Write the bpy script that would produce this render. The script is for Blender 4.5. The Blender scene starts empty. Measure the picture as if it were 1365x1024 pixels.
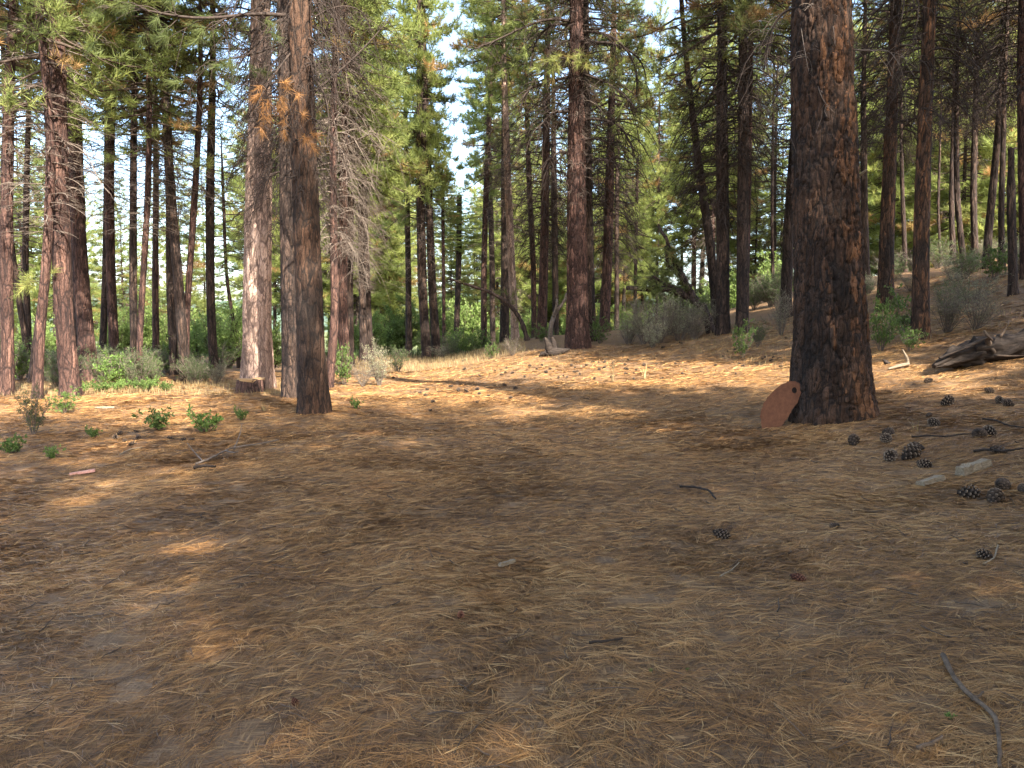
import bpy, math, random
import numpy as np
from mathutils import Vector, Matrix

rng = np.random.default_rng(7)
random.seed(7)
C = bpy.context.scene.collection
PI = math.pi

# ------------------------------------------------------------------ camera model
F = 1062.0; HY = 435.0; CAMH = 1.55
TH = math.atan((512 - HY) / F)
def ray(x, y):
    f = np.array([0, math.cos(TH), -math.sin(TH)]); u = np.array([0, math.sin(TH), math.cos(TH)])
    d = f + (x - 682.5) / F * np.array([1.0, 0, 0]) + (512 - y) / F * u
    return d
def at(x, y, Y):
    d = ray(x, y); t = Y / d[1]
    return np.array([d[0] * t, Y, CAMH + d[2] * t])

# ------------------------------------------------------------------ noise helpers
def _hash(i, j, s):
    n = (i * 374761393 + j * 668265263 + s * 1274126177) & 0x7fffffff
    n = ((n ^ (n >> 13)) * 1103515245) & 0x7fffffff
    n = (n ^ (n >> 16)) & 0xffff
    return n / 65535.0
def vnoise(x, y, s=0):
    x = np.asarray(x, float); y = np.asarray(y, float)
    i = np.floor(x).astype(np.int64); j = np.floor(y).astype(np.int64)
    fx = x - i; fy = y - j
    fx = fx * fx * (3 - 2 * fx); fy = fy * fy * (3 - 2 * fy)
    a = _hash(i, j, s); b = _hash(i + 1, j, s); c = _hash(i, j + 1, s); d = _hash(i + 1, j + 1, s)
    return (a * (1 - fx) + b * fx) * (1 - fy) + (c * (1 - fx) + d * fx) * fy
def fbm(x, y, s=0, o=3):
    v = 0; a = .5
    for k in range(o):
        v = v + a * (vnoise(x * 2**k, y * 2**k, s + k) - .5); a *= .5
    return v
def sm(x, a, b):
    t = np.clip((np.asarray(x, float) - a) / (b - a), 0, 1); return t * t * (3 - 2 * t)

# ------------------------------------------------------------------ terrain height
def terr(x, y):
    x = np.asarray(x, float); y = np.asarray(y, float)
    xr = np.clip(x + 1, 0, 15)
    z = .0106 * xr**2 + .15 * np.clip(x - 14, 0, 22)
    fy = sm(x, -4, 2)
    z = z + fy * .05 * np.clip(y - 12, 0, 21)
    z = z - fy * .10 * np.clip(y - 37, 0, 45)
    z = z - (1 - fy) * .05 * np.clip(y - 42, 0, 60)
    z = z * (1 - sm(np.hypot(x, y), 120, 260)) - 4 * sm(np.hypot(x, y), 90, 220)
    near = 1 - sm(np.hypot(x, y - 10), 30, 60)
    z = z + near * (.20 * fbm(x * .28, y * .28, 3, 3) + .07 * fbm(x * 1.3, y * 1.3, 11, 3) + .035 * fbm(x * 5, y * 5, 21, 2))
    for mx_, my_, mr_ in ((4.25, 10.6, .95), (-3.4, 13.6, .6), (-4.7, 16.8, .6), (-6.1, 19, .8), (2.15, 26, .9), (8.7, 17, .7)):  # litter mounds at the big trunks
        z = z + .07 * mr_ * np.exp(-((x - mx_)**2 + (y - my_)**2) / mr_**2)
    return z
def hit(x, y):
    d = ray(x, y); Y = np.arange(1.5, 120, .02); t = Y / d[1]
    zz = CAMH + d[2] * t; g = terr(d[0] * t, Y)
    k = np.nonzero(zz < g)[0]
    k = k[0] if len(k) else len(Y) - 1
    return np.array([d[0] * t[k], Y[k], float(g[k])])

# ------------------------------------------------------------------ mesh helpers
class MB:
    """collects triangles / quads from numpy arrays"""
    def __init__(s): s.v = []; s.f3 = []; s.f4 = []; s.n = 0; s.a = []
    def add(s, V, F3=None, F4=None, a=0.0):
        V = np.asarray(V, float).reshape(-1, 3)
        if F3 is not None and len(F3): s.f3.append(np.asarray(F3) + s.n)
        if F4 is not None and len(F4): s.f4.append(np.asarray(F4) + s.n)
        s.v.append(V); s.n += len(V)
        s.a.append(np.full(len(V), a) if np.isscalar(a) else np.asarray(a, float))
    def mesh(s, name, mat, smooth=True):
        V = np.concatenate(s.v); A = np.concatenate(s.a)
        f3 = np.concatenate(s.f3) if s.f3 else np.zeros((0, 3), int)
        f4 = np.concatenate(s.f4) if s.f4 else np.zeros((0, 4), int)
        return np_mesh(name, V, f3, f4, mat, {'tint': A}, smooth)
def np_mesh(name, V, f3, f4, mat, attrs=None, smooth=True):
    me = bpy.data.meshes.new(name)
    nl = len(f3) * 3 + len(f4) * 4; nf = len(f3) + len(f4)
    me.vertices.add(len(V)); me.vertices.foreach_set('co', np.ascontiguousarray(V, np.float32).ravel())
    me.loops.add(nl)
    me.loops.foreach_set('vertex_index', np.concatenate([np.asarray(f3).ravel(), np.asarray(f4).ravel()]).astype(np.int32))
    me.polygons.add(nf)
    st = np.concatenate([np.arange(len(f3)) * 3, len(f3) * 3 + np.arange(len(f4)) * 4]).astype(np.int32)
    me.polygons.foreach_set('loop_start', st)
    me.polygons.foreach_set('use_smooth', np.full(nf, smooth, dtype=bool))
    me.update(calc_edges=True); me.validate()
    for k, a in (attrs or {}).items():
        at_ = me.attributes.new(k, 'FLOAT', 'POINT'); at_.data.foreach_set('value', np.ascontiguousarray(a, np.float32))
    me.materials.append(mat)
    return me
def link(name, me, parent=None, loc=None):
    o = bpy.data.objects.new(name, me); C.objects.link(o)
    if parent is not None: o.parent = parent
    if loc is not None: o.location = loc
    return o
def tag(o, label=None, cat=None, group=None, kind=None):
    if label: o['label'] = label
    if cat: o['category'] = cat
    if group: o['group'] = group
    if kind: o['kind'] = kind
    return o
def empty(name, loc, label, cat, group=None):
    o = bpy.data.objects.new(name, None); C.objects.link(o); o.location = loc
    return tag(o, label, cat, group)
def tube(P, R, k=5, cap=True):
    P = np.asarray(P, float); n = len(P); R = np.broadcast_to(np.asarray(R, float), (n,))
    T = np.gradient(P, axis=0); T /= np.linalg.norm(T, axis=1)[:, None] + 1e-9
    m = T.mean(0); ref = np.array([0, 0, 1.0]) if abs(m[2]) < .75 * np.linalg.norm(m) + 1e-9 else np.array([1.0, 0.2, 0])
    A = np.cross(T, ref); A /= np.linalg.norm(A, axis=1)[:, None] + 1e-9
    B = np.cross(T, A)
    th = np.arange(k) / k * 2 * PI
    V = P[:, None] + R[:, None, None] * (np.cos(th)[None, :, None] * A[:, None] + np.sin(th)[None, :, None] * B[:, None])
    V = V.reshape(-1, 3)
    i = np.arange(n - 1)[:, None] * k; j = np.arange(k)[None]; j2 = (j + 1) % k
    F4 = np.stack([i + j, i + j2, i + k + j2, i + k + j], -1).reshape(-1, 4)
    if cap:
        V = np.concatenate([V, P[:1], P[-1:]]); a, b = n * k, n * k + 1
        jj = np.arange(k); F3 = np.concatenate([np.stack([np.full(k, a), (jj + 1) % k, jj], -1),
                                                np.stack([np.full(k, b), (n - 1) * k + jj, (n - 1) * k + (jj + 1) % k], -1)])
    else: F3 = None
    return V, F3, F4
def smooth_path(P, n):
    P = np.asarray(P, float); t = np.r_[0, np.cumsum(np.linalg.norm(np.diff(P, axis=0), axis=1))]
    q = np.linspace(0, t[-1], n); Q = np.stack([np.interp(q, t, P[:, c]) for c in range(3)], 1)
    for _ in range(3):
        Q[1:-1] = .25 * Q[:-2] + .5 * Q[1:-1] + .25 * Q[2:]
    return Q

# ------------------------------------------------------------------ materials
def newmat(name):
    m = bpy.data.materials.new(name); m.use_nodes = True
    nt = m.node_tree; nt.nodes.clear()
    out = nt.nodes.new('ShaderNodeOutputMaterial'); b = nt.nodes.new('ShaderNodeBsdfPrincipled')
    b.inputs['Roughness'].default_value = .85; b.inputs['Specular IOR Level'].default_value = .2
    nt.links.new(b.outputs[0], out.inputs[0])
    return m, nt, b, out
def N(nt, typ, **kw):
    n = nt.nodes.new('ShaderNode' + typ)
    for k, v in kw.items():
        if k in n.inputs.keys(): n.inputs[k].default_value = v
        else: setattr(n, k, v)
    return n
def ramp(nt, src, stops, interp='LINEAR'):
    r = nt.nodes.new('ShaderNodeValToRGB'); r.color_ramp.interpolation = interp
    e = r.color_ramp.elements
    while len(e) < len(stops): e.new(.5)
    for q, (p, c) in zip(e, stops): q.position = p; q.color = (*c, 1) if len(c) == 3 else c
    nt.links.new(src, r.inputs[0]); return r.outputs[0]
def mix(nt, a, b, fac, mode='MIX'):
    m = nt.nodes.new('ShaderNodeMix'); m.data_type = 'RGBA'; m.blend_type = mode
    for s, v in ((m.inputs[0], fac), (m.inputs[6], a), (m.inputs[7], b)):
        if hasattr(v, 'is_output') or isinstance(v, bpy.types.NodeSocket): nt.links.new(v, s)
        else: s.default_value = v if not isinstance(v, tuple) else (*v, 1)[:4]
    return m.outputs[2]
def coords(nt, scale=(1, 1, 1), rot=(0, 0, 0), kind='Object'):
    t = nt.nodes.new('ShaderNodeTexCoord'); m = nt.nodes.new('ShaderNodeMapping')
    m.inputs['Scale'].default_value = scale; m.inputs['Rotation'].default_value = rot
    nt.links.new(t.outputs[kind], m.inputs['Vector']); return m.outputs[0]
def noise(nt, vec, scale, detail=4, rough=.6):
    n = N(nt, 'TexNoise', Scale=scale, Detail=detail, Roughness=rough); nt.links.new(vec, n.inputs['Vector'])
    return n.outputs['Fac']
def bump(nt, h, b, strength=.5, dist=.02):
    n = N(nt, 'Bump', Strength=strength, Distance=dist); nt.links.new(h, n.inputs['Height'])
    nt.links.new(n.outputs[0], b.inputs['Normal'])
def attr(nt, name):
    a = nt.nodes.new('ShaderNodeAttribute'); a.attribute_name = name; return a.outputs['Fac']

def bark_mat(name, dark, mid, light, plates=True):
    """fissured bark: 'plate' attribute (relief height) and 'cell' (per-plate shade) come from the mesh"""
    m, nt, b, out = newmat(name)
    n1 = noise(nt, coords(nt, (1, 1, .25)), 9, 5, .7)
    n2 = noise(nt, coords(nt, (1, 1, .5)), 60, 3, .7)
    n3 = noise(nt, coords(nt, (1, 1, .6)), 1.3, 3, .6)
    pl = attr(nt, 'plate'); ce = attr(nt, 'cell')
    c = ramp(nt, ce, [(0, tuple(x * .6 for x in mid)), (.5, mid), (.62, mid), (.78, light)])
    c = mix(nt, c, ramp(nt, n3, [(.35, tuple(x * .6 for x in mid)), (.65, light)]), .35)
    c = mix(nt, c, ramp(nt, n2, [(.25, (.35, .32, .3)), (.75, (1.25, 1.2, 1.15))]), .7, 'MULTIPLY')
    wv = coords(nt, (1, 1, .2)); wn = N(nt, 'TexNoise', Scale=5.0, Detail=3.0); nt.links.new(wv, wn.inputs['Vector'])
    wm = N(nt, 'VectorMath', operation='MULTIPLY_ADD'); nt.links.new(wn.outputs['Color'], wm.inputs[0]); wm.inputs[1].default_value = (.16, .16, .16); nt.links.new(wv, wm.inputs[2])
    v1 = N(nt, 'TexVoronoi', Scale=10.0, feature='DISTANCE_TO_EDGE'); nt.links.new(wm.outputs[0], v1.inputs['Vector'])
    v2 = N(nt, 'TexVoronoi', Scale=26.0, feature='DISTANCE_TO_EDGE'); nt.links.new(wm.outputs[0], v2.inputs['Vector'])
    v3 = N(nt, 'TexVoronoi', Scale=10.0); nt.links.new(wm.outputs[0], v3.inputs['Vector'])
    c = mix(nt, c, ramp(nt, v3.outputs['Color'], [(.2, (.55, .52, .5)), (.8, (1.5, 1.42, 1.35))]), .8, 'MULTIPLY')
    c = mix(nt, c, ramp(nt, v2.outputs['Distance'], [(.0, (.45, .42, .4)), (.12, (1, 1, 1))]), .8, 'MULTIPLY')
    c = mix(nt, dark, c, ramp(nt, v1.outputs['Distance'], [(.01, (.12, .12, .12)), (.10, (1, 1, 1))]))
    fac = ramp(nt, pl, [(.10, (0, 0, 0)), (.42, (1, 1, 1))])
    c = mix(nt, dark, c, fac)
    nt.links.new(c, b.inputs['Base Color'])
    add = N(nt, 'Math', operation='ADD'); nt.links.new(n1, add.inputs[0]); nt.links.new(n2, add.inputs[1])
    ad2 = N(nt, 'Math', operation='MULTIPLY_ADD'); nt.links.new(v1.outputs['Distance'], ad2.inputs[0]); ad2.inputs[1].default_value = 3.0; nt.links.new(add.outputs[0], ad2.inputs[2])
    bump(nt, ad2.outputs[0], b, .8, .03)
    return m
BARK_DARK = bark_mat('bark_charred', (.012, .009, .007), (.050, .035, .027), (.21, .105, .052))
BARK_RED = bark_mat('bark_red_brown', (.016, .010, .009), (.080, .046, .038), (.18, .105, .08))
BARK_GREY = bark_mat('bark_grey_brown', (.012, .009, .008), (.052, .037, .031), (.12, .08, .058))
BARK_PALE = bark_mat('bark_pale_tan', (.11, .07, .055), (.42, .30, .235), (.56, .42, .34))

def simple_bark(name, dark, light):
    m, nt, b, out = newmat(name)
    v = coords(nt, (1, 1, .22))
    vo = N(nt, 'TexVoronoi', Scale=9.0, feature='DISTANCE_TO_EDGE'); nt.links.new(v, vo.inputs['Vector'])
    n = noise(nt, v, 14, 4, .7)
    c = ramp(nt, n, [(.3, dark), (.7, light)])
    c = mix(nt, tuple(x * .3 for x in dark), c, ramp(nt, vo.outputs['Distance'], [(.0, (0, 0, 0)), (.09, (1, 1, 1))]))
    nt.links.new(c, b.inputs['Base Color']); bump(nt, vo.outputs['Distance'], b, .5, .03)
    return m
BARK_FAR = simple_bark('bark_far', (.03, .02, .016), (.10, .065, .05))
def wood_mat(name, dark, light, sc=(30, 30, 4)):
    m, nt, b, out = newmat(name)
    n = noise(nt, coords(nt, sc), 1.5, 5, .7)
    nt.links.new(ramp(nt, n, [(.3, dark), (.7, light)]), b.inputs['Base Color']); bump(nt, n, b, .6, .02)
    return m
TWIG = wood_mat('dead_twig_wood', (.075, .055, .042), (.20, .155, .12), (8, 8, 8))
TWIG_DARK = wood_mat('dark_twig_wood', (.02, .014, .011), (.065, .045, .034), (8, 8, 8))
LIMB = wood_mat('limb_wood', (.035, .024, .018), (.10, .07, .05), (6, 6, 6))
GREYWOOD = wood_mat('weathered_grey_wood', (.11, .078, .048), (.33, .255, .17), (6, 60, 60))
DARKWOOD = wood_mat('rotten_dark_wood', (.007, .005, .004), (.055, .039, .029), (4, 22, 22))
CUTWOOD = wood_mat('fresh_cut_wood', (.30, .17, .07), (.50, .32, .16), (12, 12, 12))

def leaf_mat(name, stops, trans=.35, var=.25):
    m, nt, b, out = newmat(name)
    t = attr(nt, 'tint'); c = ramp(nt, t, stops)
    oi = nt.nodes.new('ShaderNodeObjectInfo')
    hs = N(nt, 'HueSaturation'); nt.links.new(c, hs.inputs['Color'])
    mr = N(nt, 'MapRange'); mr.inputs['To Min'].default_value = 1 - var; mr.inputs['To Max'].default_value = 1 + var
    nt.links.new(oi.outputs['Random'], mr.inputs['Value']); nt.links.new(mr.outputs[0], hs.inputs['Value'])
    nt.links.new(hs.outputs[0], b.inputs['Base Color'])
    b.inputs['Roughness'].default_value = .55; b.inputs['Specular IOR Level'].default_value = .25
    tr = nt.nodes.new('ShaderNodeBsdfTranslucent'); nt.links.new(hs.outputs[0], tr.inputs['Color'])
    mx = nt.nodes.new('ShaderNodeMixShader'); mx.inputs[0].default_value = trans
    nt.links.new(b.outputs[0], mx.inputs[1]); nt.links.new(tr.outputs[0], mx.inputs[2]); nt.links.new(mx.outputs[0], out.inputs[0])
    return m
NEEDLE = leaf_mat('pine_needles', [(0, (.17, .21, .065)), (.5, (.28, .32, .09)), (.84, (.36, .36, .11)), (.9, (.38, .24, .09)), (1, (.44, .27, .11))], .58)
NEEDLE_DULL = leaf_mat('pine_needles_dull', [(0, (.10, .125, .04)), (.5, (.19, .205, .065)), (.74, (.27, .24, .085)), (.84, (.25, .15, .06)), (1, (.33, .19, .075))], .52)
DEADNEEDLE = leaf_mat('dead_orange_needles', [(0, (.30, .14, .045)), (1, (.42, .22, .08))], .3)
BROAD = leaf_mat('broad_leaves', [(0, (.06, .10, .022)), (.6, (.13, .20, .045)), (1, (.23, .30, .08))], .4)
LIGHTLEAF = leaf_mat('light_broad_leaves', [(0, (.13, .19, .045)), (.6, (.21, .28, .075)), (1, (.30, .36, .12))], .5)  # aspen-light leaves, raised further so shaded growth looks sunlit
SAGE = leaf_mat('sage_leaves', [(0, (.18, .185, .11)), (.6, (.29, .28, .17)), (1, (.38, .35, .21))], .3)
OLIVE = leaf_mat('olive_leaves', [(0, (.05, .075, .025)), (.6, (.10, .14, .05)), (1, (.19, .20, .09))], .35)
STRAW = leaf_mat('dry_grass', [(0, (.26, .17, .07)), (1, (.45, .34, .17))], .3)
LITTER = leaf_mat('fallen_needles', [(0, (.060, .032, .016)), (.3, (.150, .075, .028)), (.65, (.30, .145, .045)), (1, (.45, .27, .11))], .0, .0)

def ground_mat():
    m, nt, b, out = newmat('needle_litter_ground')
    big = noise(nt, coords(nt), .55, 4, .6)
    med = noise(nt, coords(nt), 2.6, 4, .65)
    s1 = noise(nt, coords(nt, (5, 75, 5), (0, 0, .35)), 1, 3, .6)
    s2 = noise(nt, coords(nt, (70, 6, 5), (0, 0, -.5)), 1, 3, .6)
    s3 = noise(nt, coords(nt, (7, 60, 5), (0, 0, -.75)), 1, 3, .6)
    f = noise(nt, coords(nt), 90, 3, .7)
    mx = N(nt, 'Math', operation='MAXIMUM'); nt.links.new(s1, mx.inputs[0]); nt.links.new(s2, mx.inputs[1])
    mx2 = N(nt, 'Math', operation='MAXIMUM'); nt.links.new(mx.outputs[0], mx2.inputs[0]); nt.links.new(s3, mx2.inputs[1])
    straw = ramp(nt, mx2.outputs[0], [(.40, (.056, .034, .019)), (.55, (.15, .085, .040)), (.72, (.31, .18, .08))])  # darkest stop paints the shade in gaps between needles
    soil = ramp(nt, f, [(.34, (.065, .040, .023)), (.5, (.15, .095, .055)), (.66, (.24, .158, .095))])
    fac = ramp(nt, med, [(.42, (0, 0, 0)), (.63, (1, 1, 1))])
    fac2 = ramp(nt, big, [(.38, (.2, .2, .2)), (.62, (1, 1, 1))])
    pm = N(nt, 'Math', operation='MULTIPLY'); nt.links.new(fac, pm.inputs[0]); nt.links.new(fac2, pm.inputs[1])
    c = mix(nt, straw, soil, pm.outputs[0])
    c = mix(nt, c, ramp(nt, med, [(.3, (.85, .83, .8)), (.7, (1.1, 1.08, 1.05))]), .7, 'MULTIPLY')
    # beyond the clearing the floor turns to grass and low growth
    geo = nt.nodes.new('ShaderNodeNewGeometry'); ln = N(nt, 'VectorMath', operation='LENGTH'); nt.links.new(geo.outputs['Position'], ln.inputs[0])
    mr = N(nt, 'MapRange'); mr.inputs['From Min'].default_value = 42; mr.inputs['From Max'].default_value = 60
    nt.links.new(ln.outputs['Value'], mr.inputs['Value'])
    grass = ramp(nt, med, [(.35, (.06, .09, .025)), (.65, (.17, .16, .06))])
    c = mix(nt, c, grass, mr.outputs[0])
    nt.links.new(c, b.inputs['Base Color'])
    ad = N(nt, 'Math', operation='ADD'); nt.links.new(mx2.outputs[0], ad.inputs[0]); nt.links.new(med, ad.inputs[1])
    bump(nt, ad.outputs[0], b, .5, .012)
    return m
GROUND = ground_mat()

# ------------------------------------------------------------------ ground sheet
def axis(n, near, far, c=0.0):
    u = np.linspace(-1, 1, n); k = 5.6
    return c + np.sinh(u * k) / math.sinh(k) * far
gx = axis(460, 1, 1800, 1.0); gy = axis(460, 1, 1800, 11.0)
XX, YY = np.meshgrid(gx, gy); ZZ = terr(XX, YY)
n = len(gx); idx = np.arange(n * n).reshape(n, n)
F4 = np.stack([idx[:-1, :-1], idx[:-1, 1:], idx[1:, 1:], idx[1:, :-1]], -1).reshape(-1, 4)
g = link('ground', np_mesh('ground', np.stack([XX, YY, ZZ], -1).reshape(-1, 3), np.zeros((0, 3), int), F4, GROUND))
tag(g, 'forest floor of brown fallen pine needles with bare sandy patches', 'ground', kind='structure')

# distant hills
hm, nt, b_, _o = newmat('far_forest_hill')
nt.links.new(ramp(nt, noise(nt, coords(nt), .03, 5, .7), [(.35, (.05, .085, .06)), (.65, (.13, .16, .10))]), b_.inputs['Base Color'])  # distance haze mixed into this bluish forest green
th = np.linspace(math.radians(-60), math.radians(60), 160); rr = np.linspace(0, 1, 14)
T_, R_ = np.meshgrid(th, rr); prof = np.sin(R_ * PI / 2)
hh = (26 + 34 * vnoise(T_ * 4 + 9, T_ * 0, 5) + 14 * vnoise(T_ * 14, R_ * 4, 6)) * prof - 6
rad = 780 + R_ * 320
V = np.stack([np.sin(T_) * rad, np.cos(T_) * rad, hh], -1).reshape(-1, 3)
i2 = np.arange(V.shape[0]).reshape(14, 160)
F4 = np.stack([i2[:-1, :-1], i2[:-1, 1:], i2[1:, 1:], i2[1:, :-1]], -1).reshape(-1, 4)
tag(link('hills', np_mesh('hills', V, np.zeros((0, 3), int), F4, hm)), 'distant wooded hills beyond the trees', 'hills', kind='structure')

# ------------------------------------------------------------------ bark relief
def worley(u, v, nu, s):
    """cell noise, periodic in u with nu cells; returns edge distance and cell id value"""
    iu = np.floor(u).astype(int); iv = np.floor(v).astype(int)
    f1 = np.full(u.shape, 9.0); f2 = np.full(u.shape, 9.0); cid = np.zeros(u.shape)
    for a in (-1, 0, 1):
        for b in (-1, 0, 1):
            cu = (iu + a); cv = iv + b; cm = np.mod(cu, nu)
            px = cu + .15 + .7 * _hash(cm, cv, s); py = cv + .05 + .9 * _hash(cm, cv, s + 1)
            d = np.hypot(u - px, v - py); c = _hash(cm, cv, s + 2)
            near = d < f1
            f2 = np.where(near, f1, np.minimum(f2, d)); cid = np.where(near, c, cid); f1 = np.minimum(f1, d)
    return f2 - f1, cid
def make_trunk(path, radii_fn, mat, nu=40, zs=None, plate=.11, tall=.34, depth=.03, seed=1, flare=.4, orange=None):
    """path: (n,3) local polyline from the base upward; radii_fn(h) -> radius"""
    P = np.asarray(path, float); zz = P[:, 2]
    if zs is None: zs = np.linspace(-.25, zz[-1], 120)
    cx = np.interp(zs, zz, P[:, 0]); cy = np.interp(zs, zz, P[:, 1])
    k = np.ones(9) / 9; pad = lambda a: np.convolve(np.r_[np.full(4, a[0]), a, np.full(4, a[-1])], k, 'valid')
    cx = pad(cx); cy = pad(cy)
    r = radii_fn(np.maximum(zs, 0)); r0 = float(radii_fn(np.array([1.5]))[0])
    th = np.arange(nu) / nu * 2 * PI
    TH_, Z_ = np.meshgrid(th, zs)
    rr = r[:, None] * np.ones_like(TH_)
    fl = np.exp(-np.maximum(Z_, 0) / (1.6 * r0 + .15))
    lobes = .5 + .5 * np.sin(TH_ * 4 + seed) * .6 + .2 * np.sin(TH_ * 7 + 2 * seed)
    rr = rr * (1 + flare * fl * (.55 + .9 * lobes * .6)) + .018 * r0 / .4 * np.sin(2 * TH_ + seed + Z_ * .4)
    ncell = max(6, int(round(2 * PI * r0 / plate)))
    wu = np.cos(TH_) * 2 + 5; wv = np.sin(TH_) * 2 + 5
    wob = 1.5 * fbm(wu * 1.2 + Z_ * .9, wv * 1.2 + Z_ * 1.6, seed, 3)
    arc = TH_ / (2 * PI) * ncell
    # long forked fissures: ridged noise stretched up the trunk (periodic round it)
    q = ncell * .62 / (2 * PI) * 1.0
    rn = vnoise(np.cos(TH_) * q * 1.15 + 40 + wob * .8, np.sin(TH_) * q * 1.15 + 40 + Z_ / (tall * 1.9), seed + 20)
    rn2 = vnoise(np.cos(TH_) * q * 2.2 + 70 + wob, np.sin(TH_) * q * 2.2 + 70 + Z_ / (tall * .9), seed + 24)
    fis = np.minimum(sm(np.abs(rn - .5), .004, .055), .25 + .75 * sm(np.abs(rn2 - .5), .004, .05))
    e, cid = worley(arc + wob, Z_ / (tall * 1.5) + .9 * vnoise(wu * 1.5, wv * 1.5, seed + 4), ncell, seed)
    e2, c2 = worley(arc * 3 + wob * 2, Z_ / tall * 2.2 + wob, ncell * 3, seed + 9)
    pl = np.minimum(.2 + .8 * sm(e, .0, .13), .32 + .68 * fis)
    pl2 = pl * (.62 + .38 * sm(e2, .0, .3)) * (.75 + .5 * vnoise(arc * 1.7, Z_ * 3, seed + 30))
    fade = np.ones_like(Z_)
    rr = rr + depth * (pl2 - .6) * fade + depth * .6 * (cid - .5) * pl
    V = np.stack([cx[:, None] + rr * np.cos(TH_), cy[:, None] + rr * np.sin(TH_), Z_], -1).reshape(-1, 3)
    m = len(zs); i = np.arange(m - 1)[:, None] * nu; j = np.arange(nu)[None]; j2 = (j + 1) % nu
    F4 = np.stack([i + j, i + j2, i + nu + j2, i + nu + j], -1).reshape(-1, 4)
    V = np.concatenate([V, [[cx[-1], cy[-1], zs[-1] + .02]]]); t = m * nu
    jj = np.arange(nu); F3 = np.stack([(m - 1) * nu + jj, (m - 1) * nu + (jj + 1) % nu, np.full(nu, t)], -1)
    cell = .6 * cid + .4 * c2
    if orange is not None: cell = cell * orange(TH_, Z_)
    return np_mesh('trunk', V, F3, F4, mat, {'plate': np.r_[pl2.ravel(), 1], 'cell': np.r_[cell.ravel(), .5]})

# ------------------------------------------------------------------ pine foliage
def tufts(mb, pos, dirs, nb, length, width, tint, spread=1.0, r=rng):
    """needle tufts: nb thin blades each, radiating round the shoot direction"""
    m = len(pos)
    d = dirs[:, None] + spread * r.normal(size=(m, nb, 3)) * .75
    d /= np.linalg.norm(d, axis=2)[..., None] + 1e-9
    L = length * r.uniform(.65, 1.15, (m, nb, 1))
    side = np.cross(d, r.normal(size=(m, nb, 3))); side /= np.linalg.norm(side, axis=2)[..., None] + 1e-9
    w = width * r.uniform(.7, 1.2, (m, nb, 1))
    base = pos[:, None] - dirs[:, None] * length * r.uniform(0, .75, (m, nb, 1)) + d * L * .08
    tip = base + d * L + np.array([0, 0, -.12]) * L * r.uniform(0, 1, (m, nb, 1))
    V = np.stack([base - side * w / 2, base + side * w / 2, tip], 2).reshape(-1, 3)
    A = np.repeat((tint[:, None] + r.normal(0, .05, (m, nb))).ravel(), 3)
    mb.add(V, np.arange(m * nb * 3).reshape(-1, 3), None, np.clip(A, 0, 1))
def crown(seed, L, R, n_limbs, nb, nlen, nwid, prof='mature', dead=.08, gap=.18, shoots=7):
    """one crown, base at z=0: woody limbs mesh and needle mesh (mesh builders)"""
    r = np.random.default_rng(seed); wood = MB(); fol = MB()
    az = r.uniform(0, 6.28); pos = []; dirs = []; tint = []
    for k in range(n_limbs):
        t = (k + r.uniform(0, 1)) / n_limbs
        az += 2.4 + r.normal(0, .5)
        if r.uniform() < gap: continue
        if prof == 'mature': pr = (.55 + 1.1 * t) * (t < .35) + (t >= .35) * (1 - (t - .35) / .65 * .85)
        elif prof == 'cone': pr = 1.0 - .9 * t
        else: pr = .9 * math.sin(PI * min(1, t * .8 + .2)) + .1
        ln = max(.35, R * pr * r.uniform(.55, 1.15)); z0 = t * L
        rise = (.75 * t - .25) + r.normal(0, .12)
        s = np.linspace(0, 1, 7)
        dx = math.cos(az); dy = math.sin(az)
        z = z0 + ln * (rise * s - .35 * (1 - t) * s**2 + .25 * s**3)
        wob = np.cumsum(r.normal(0, .05 * ln, 7)); wob[0] = 0
        P = np.stack([dx * ln * s - dy * wob, dy * ln * s + dx * wob, z], 1)
        V, f3, f4 = tube(P, np.linspace(.012 + .013 * ln, .006, 7), 4, False); wood.add(V, f3, f4)
        base_t = np.clip(r.normal(.42 + .15 * t, .16), 0, .85)
        if r.uniform() < dead: base_t = r.uniform(.88, 1)
        ns = max(2, int(shoots * ln / R * r.uniform(.8, 1.3)))
        for q in range(ns):
            u = r.uniform(.35, 1) if q else 1.0
            p0 = np.array([np.interp(u, s, P[:, c]) for c in range(3)])
            if q:
                a2 = az + r.choice([-1, 1]) * r.uniform(.4, 1.2); l2 = r.uniform(.2, .62) * min(1.2, .4 + ln * .3)
                d2 = np.array([math.cos(a2), math.sin(a2), r.uniform(-.15, .6)])
            else:
                d2 = np.array([dx, dy, .5]); l2 = .15
            d2 /= np.linalg.norm(d2); p1 = p0 + d2 * l2
            if l2 > .2:
                V, f3, f4 = tube(np.stack([p0, (p0 + p1) / 2 + [0, 0, -.03], p1]), [.009, .007, .005], 3, False); wood.add(V, f3, f4)
            e = d2 + np.array([0, 0, .35]); e /= np.linalg.norm(e)
            pos.append(p1); dirs.append(e); tint.append(base_t + r.normal(0, .07))
            if l2 > .38:
                pos.append(p0 + d2 * l2 * .6); dirs.append(e); tint.append(base_t + r.normal(0, .07))
    tufts(fol, np.array(pos), np.array(dirs), nb, nlen, nwid, np.clip(np.array(tint), 0, 1), .95, r)
    return wood, fol
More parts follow.
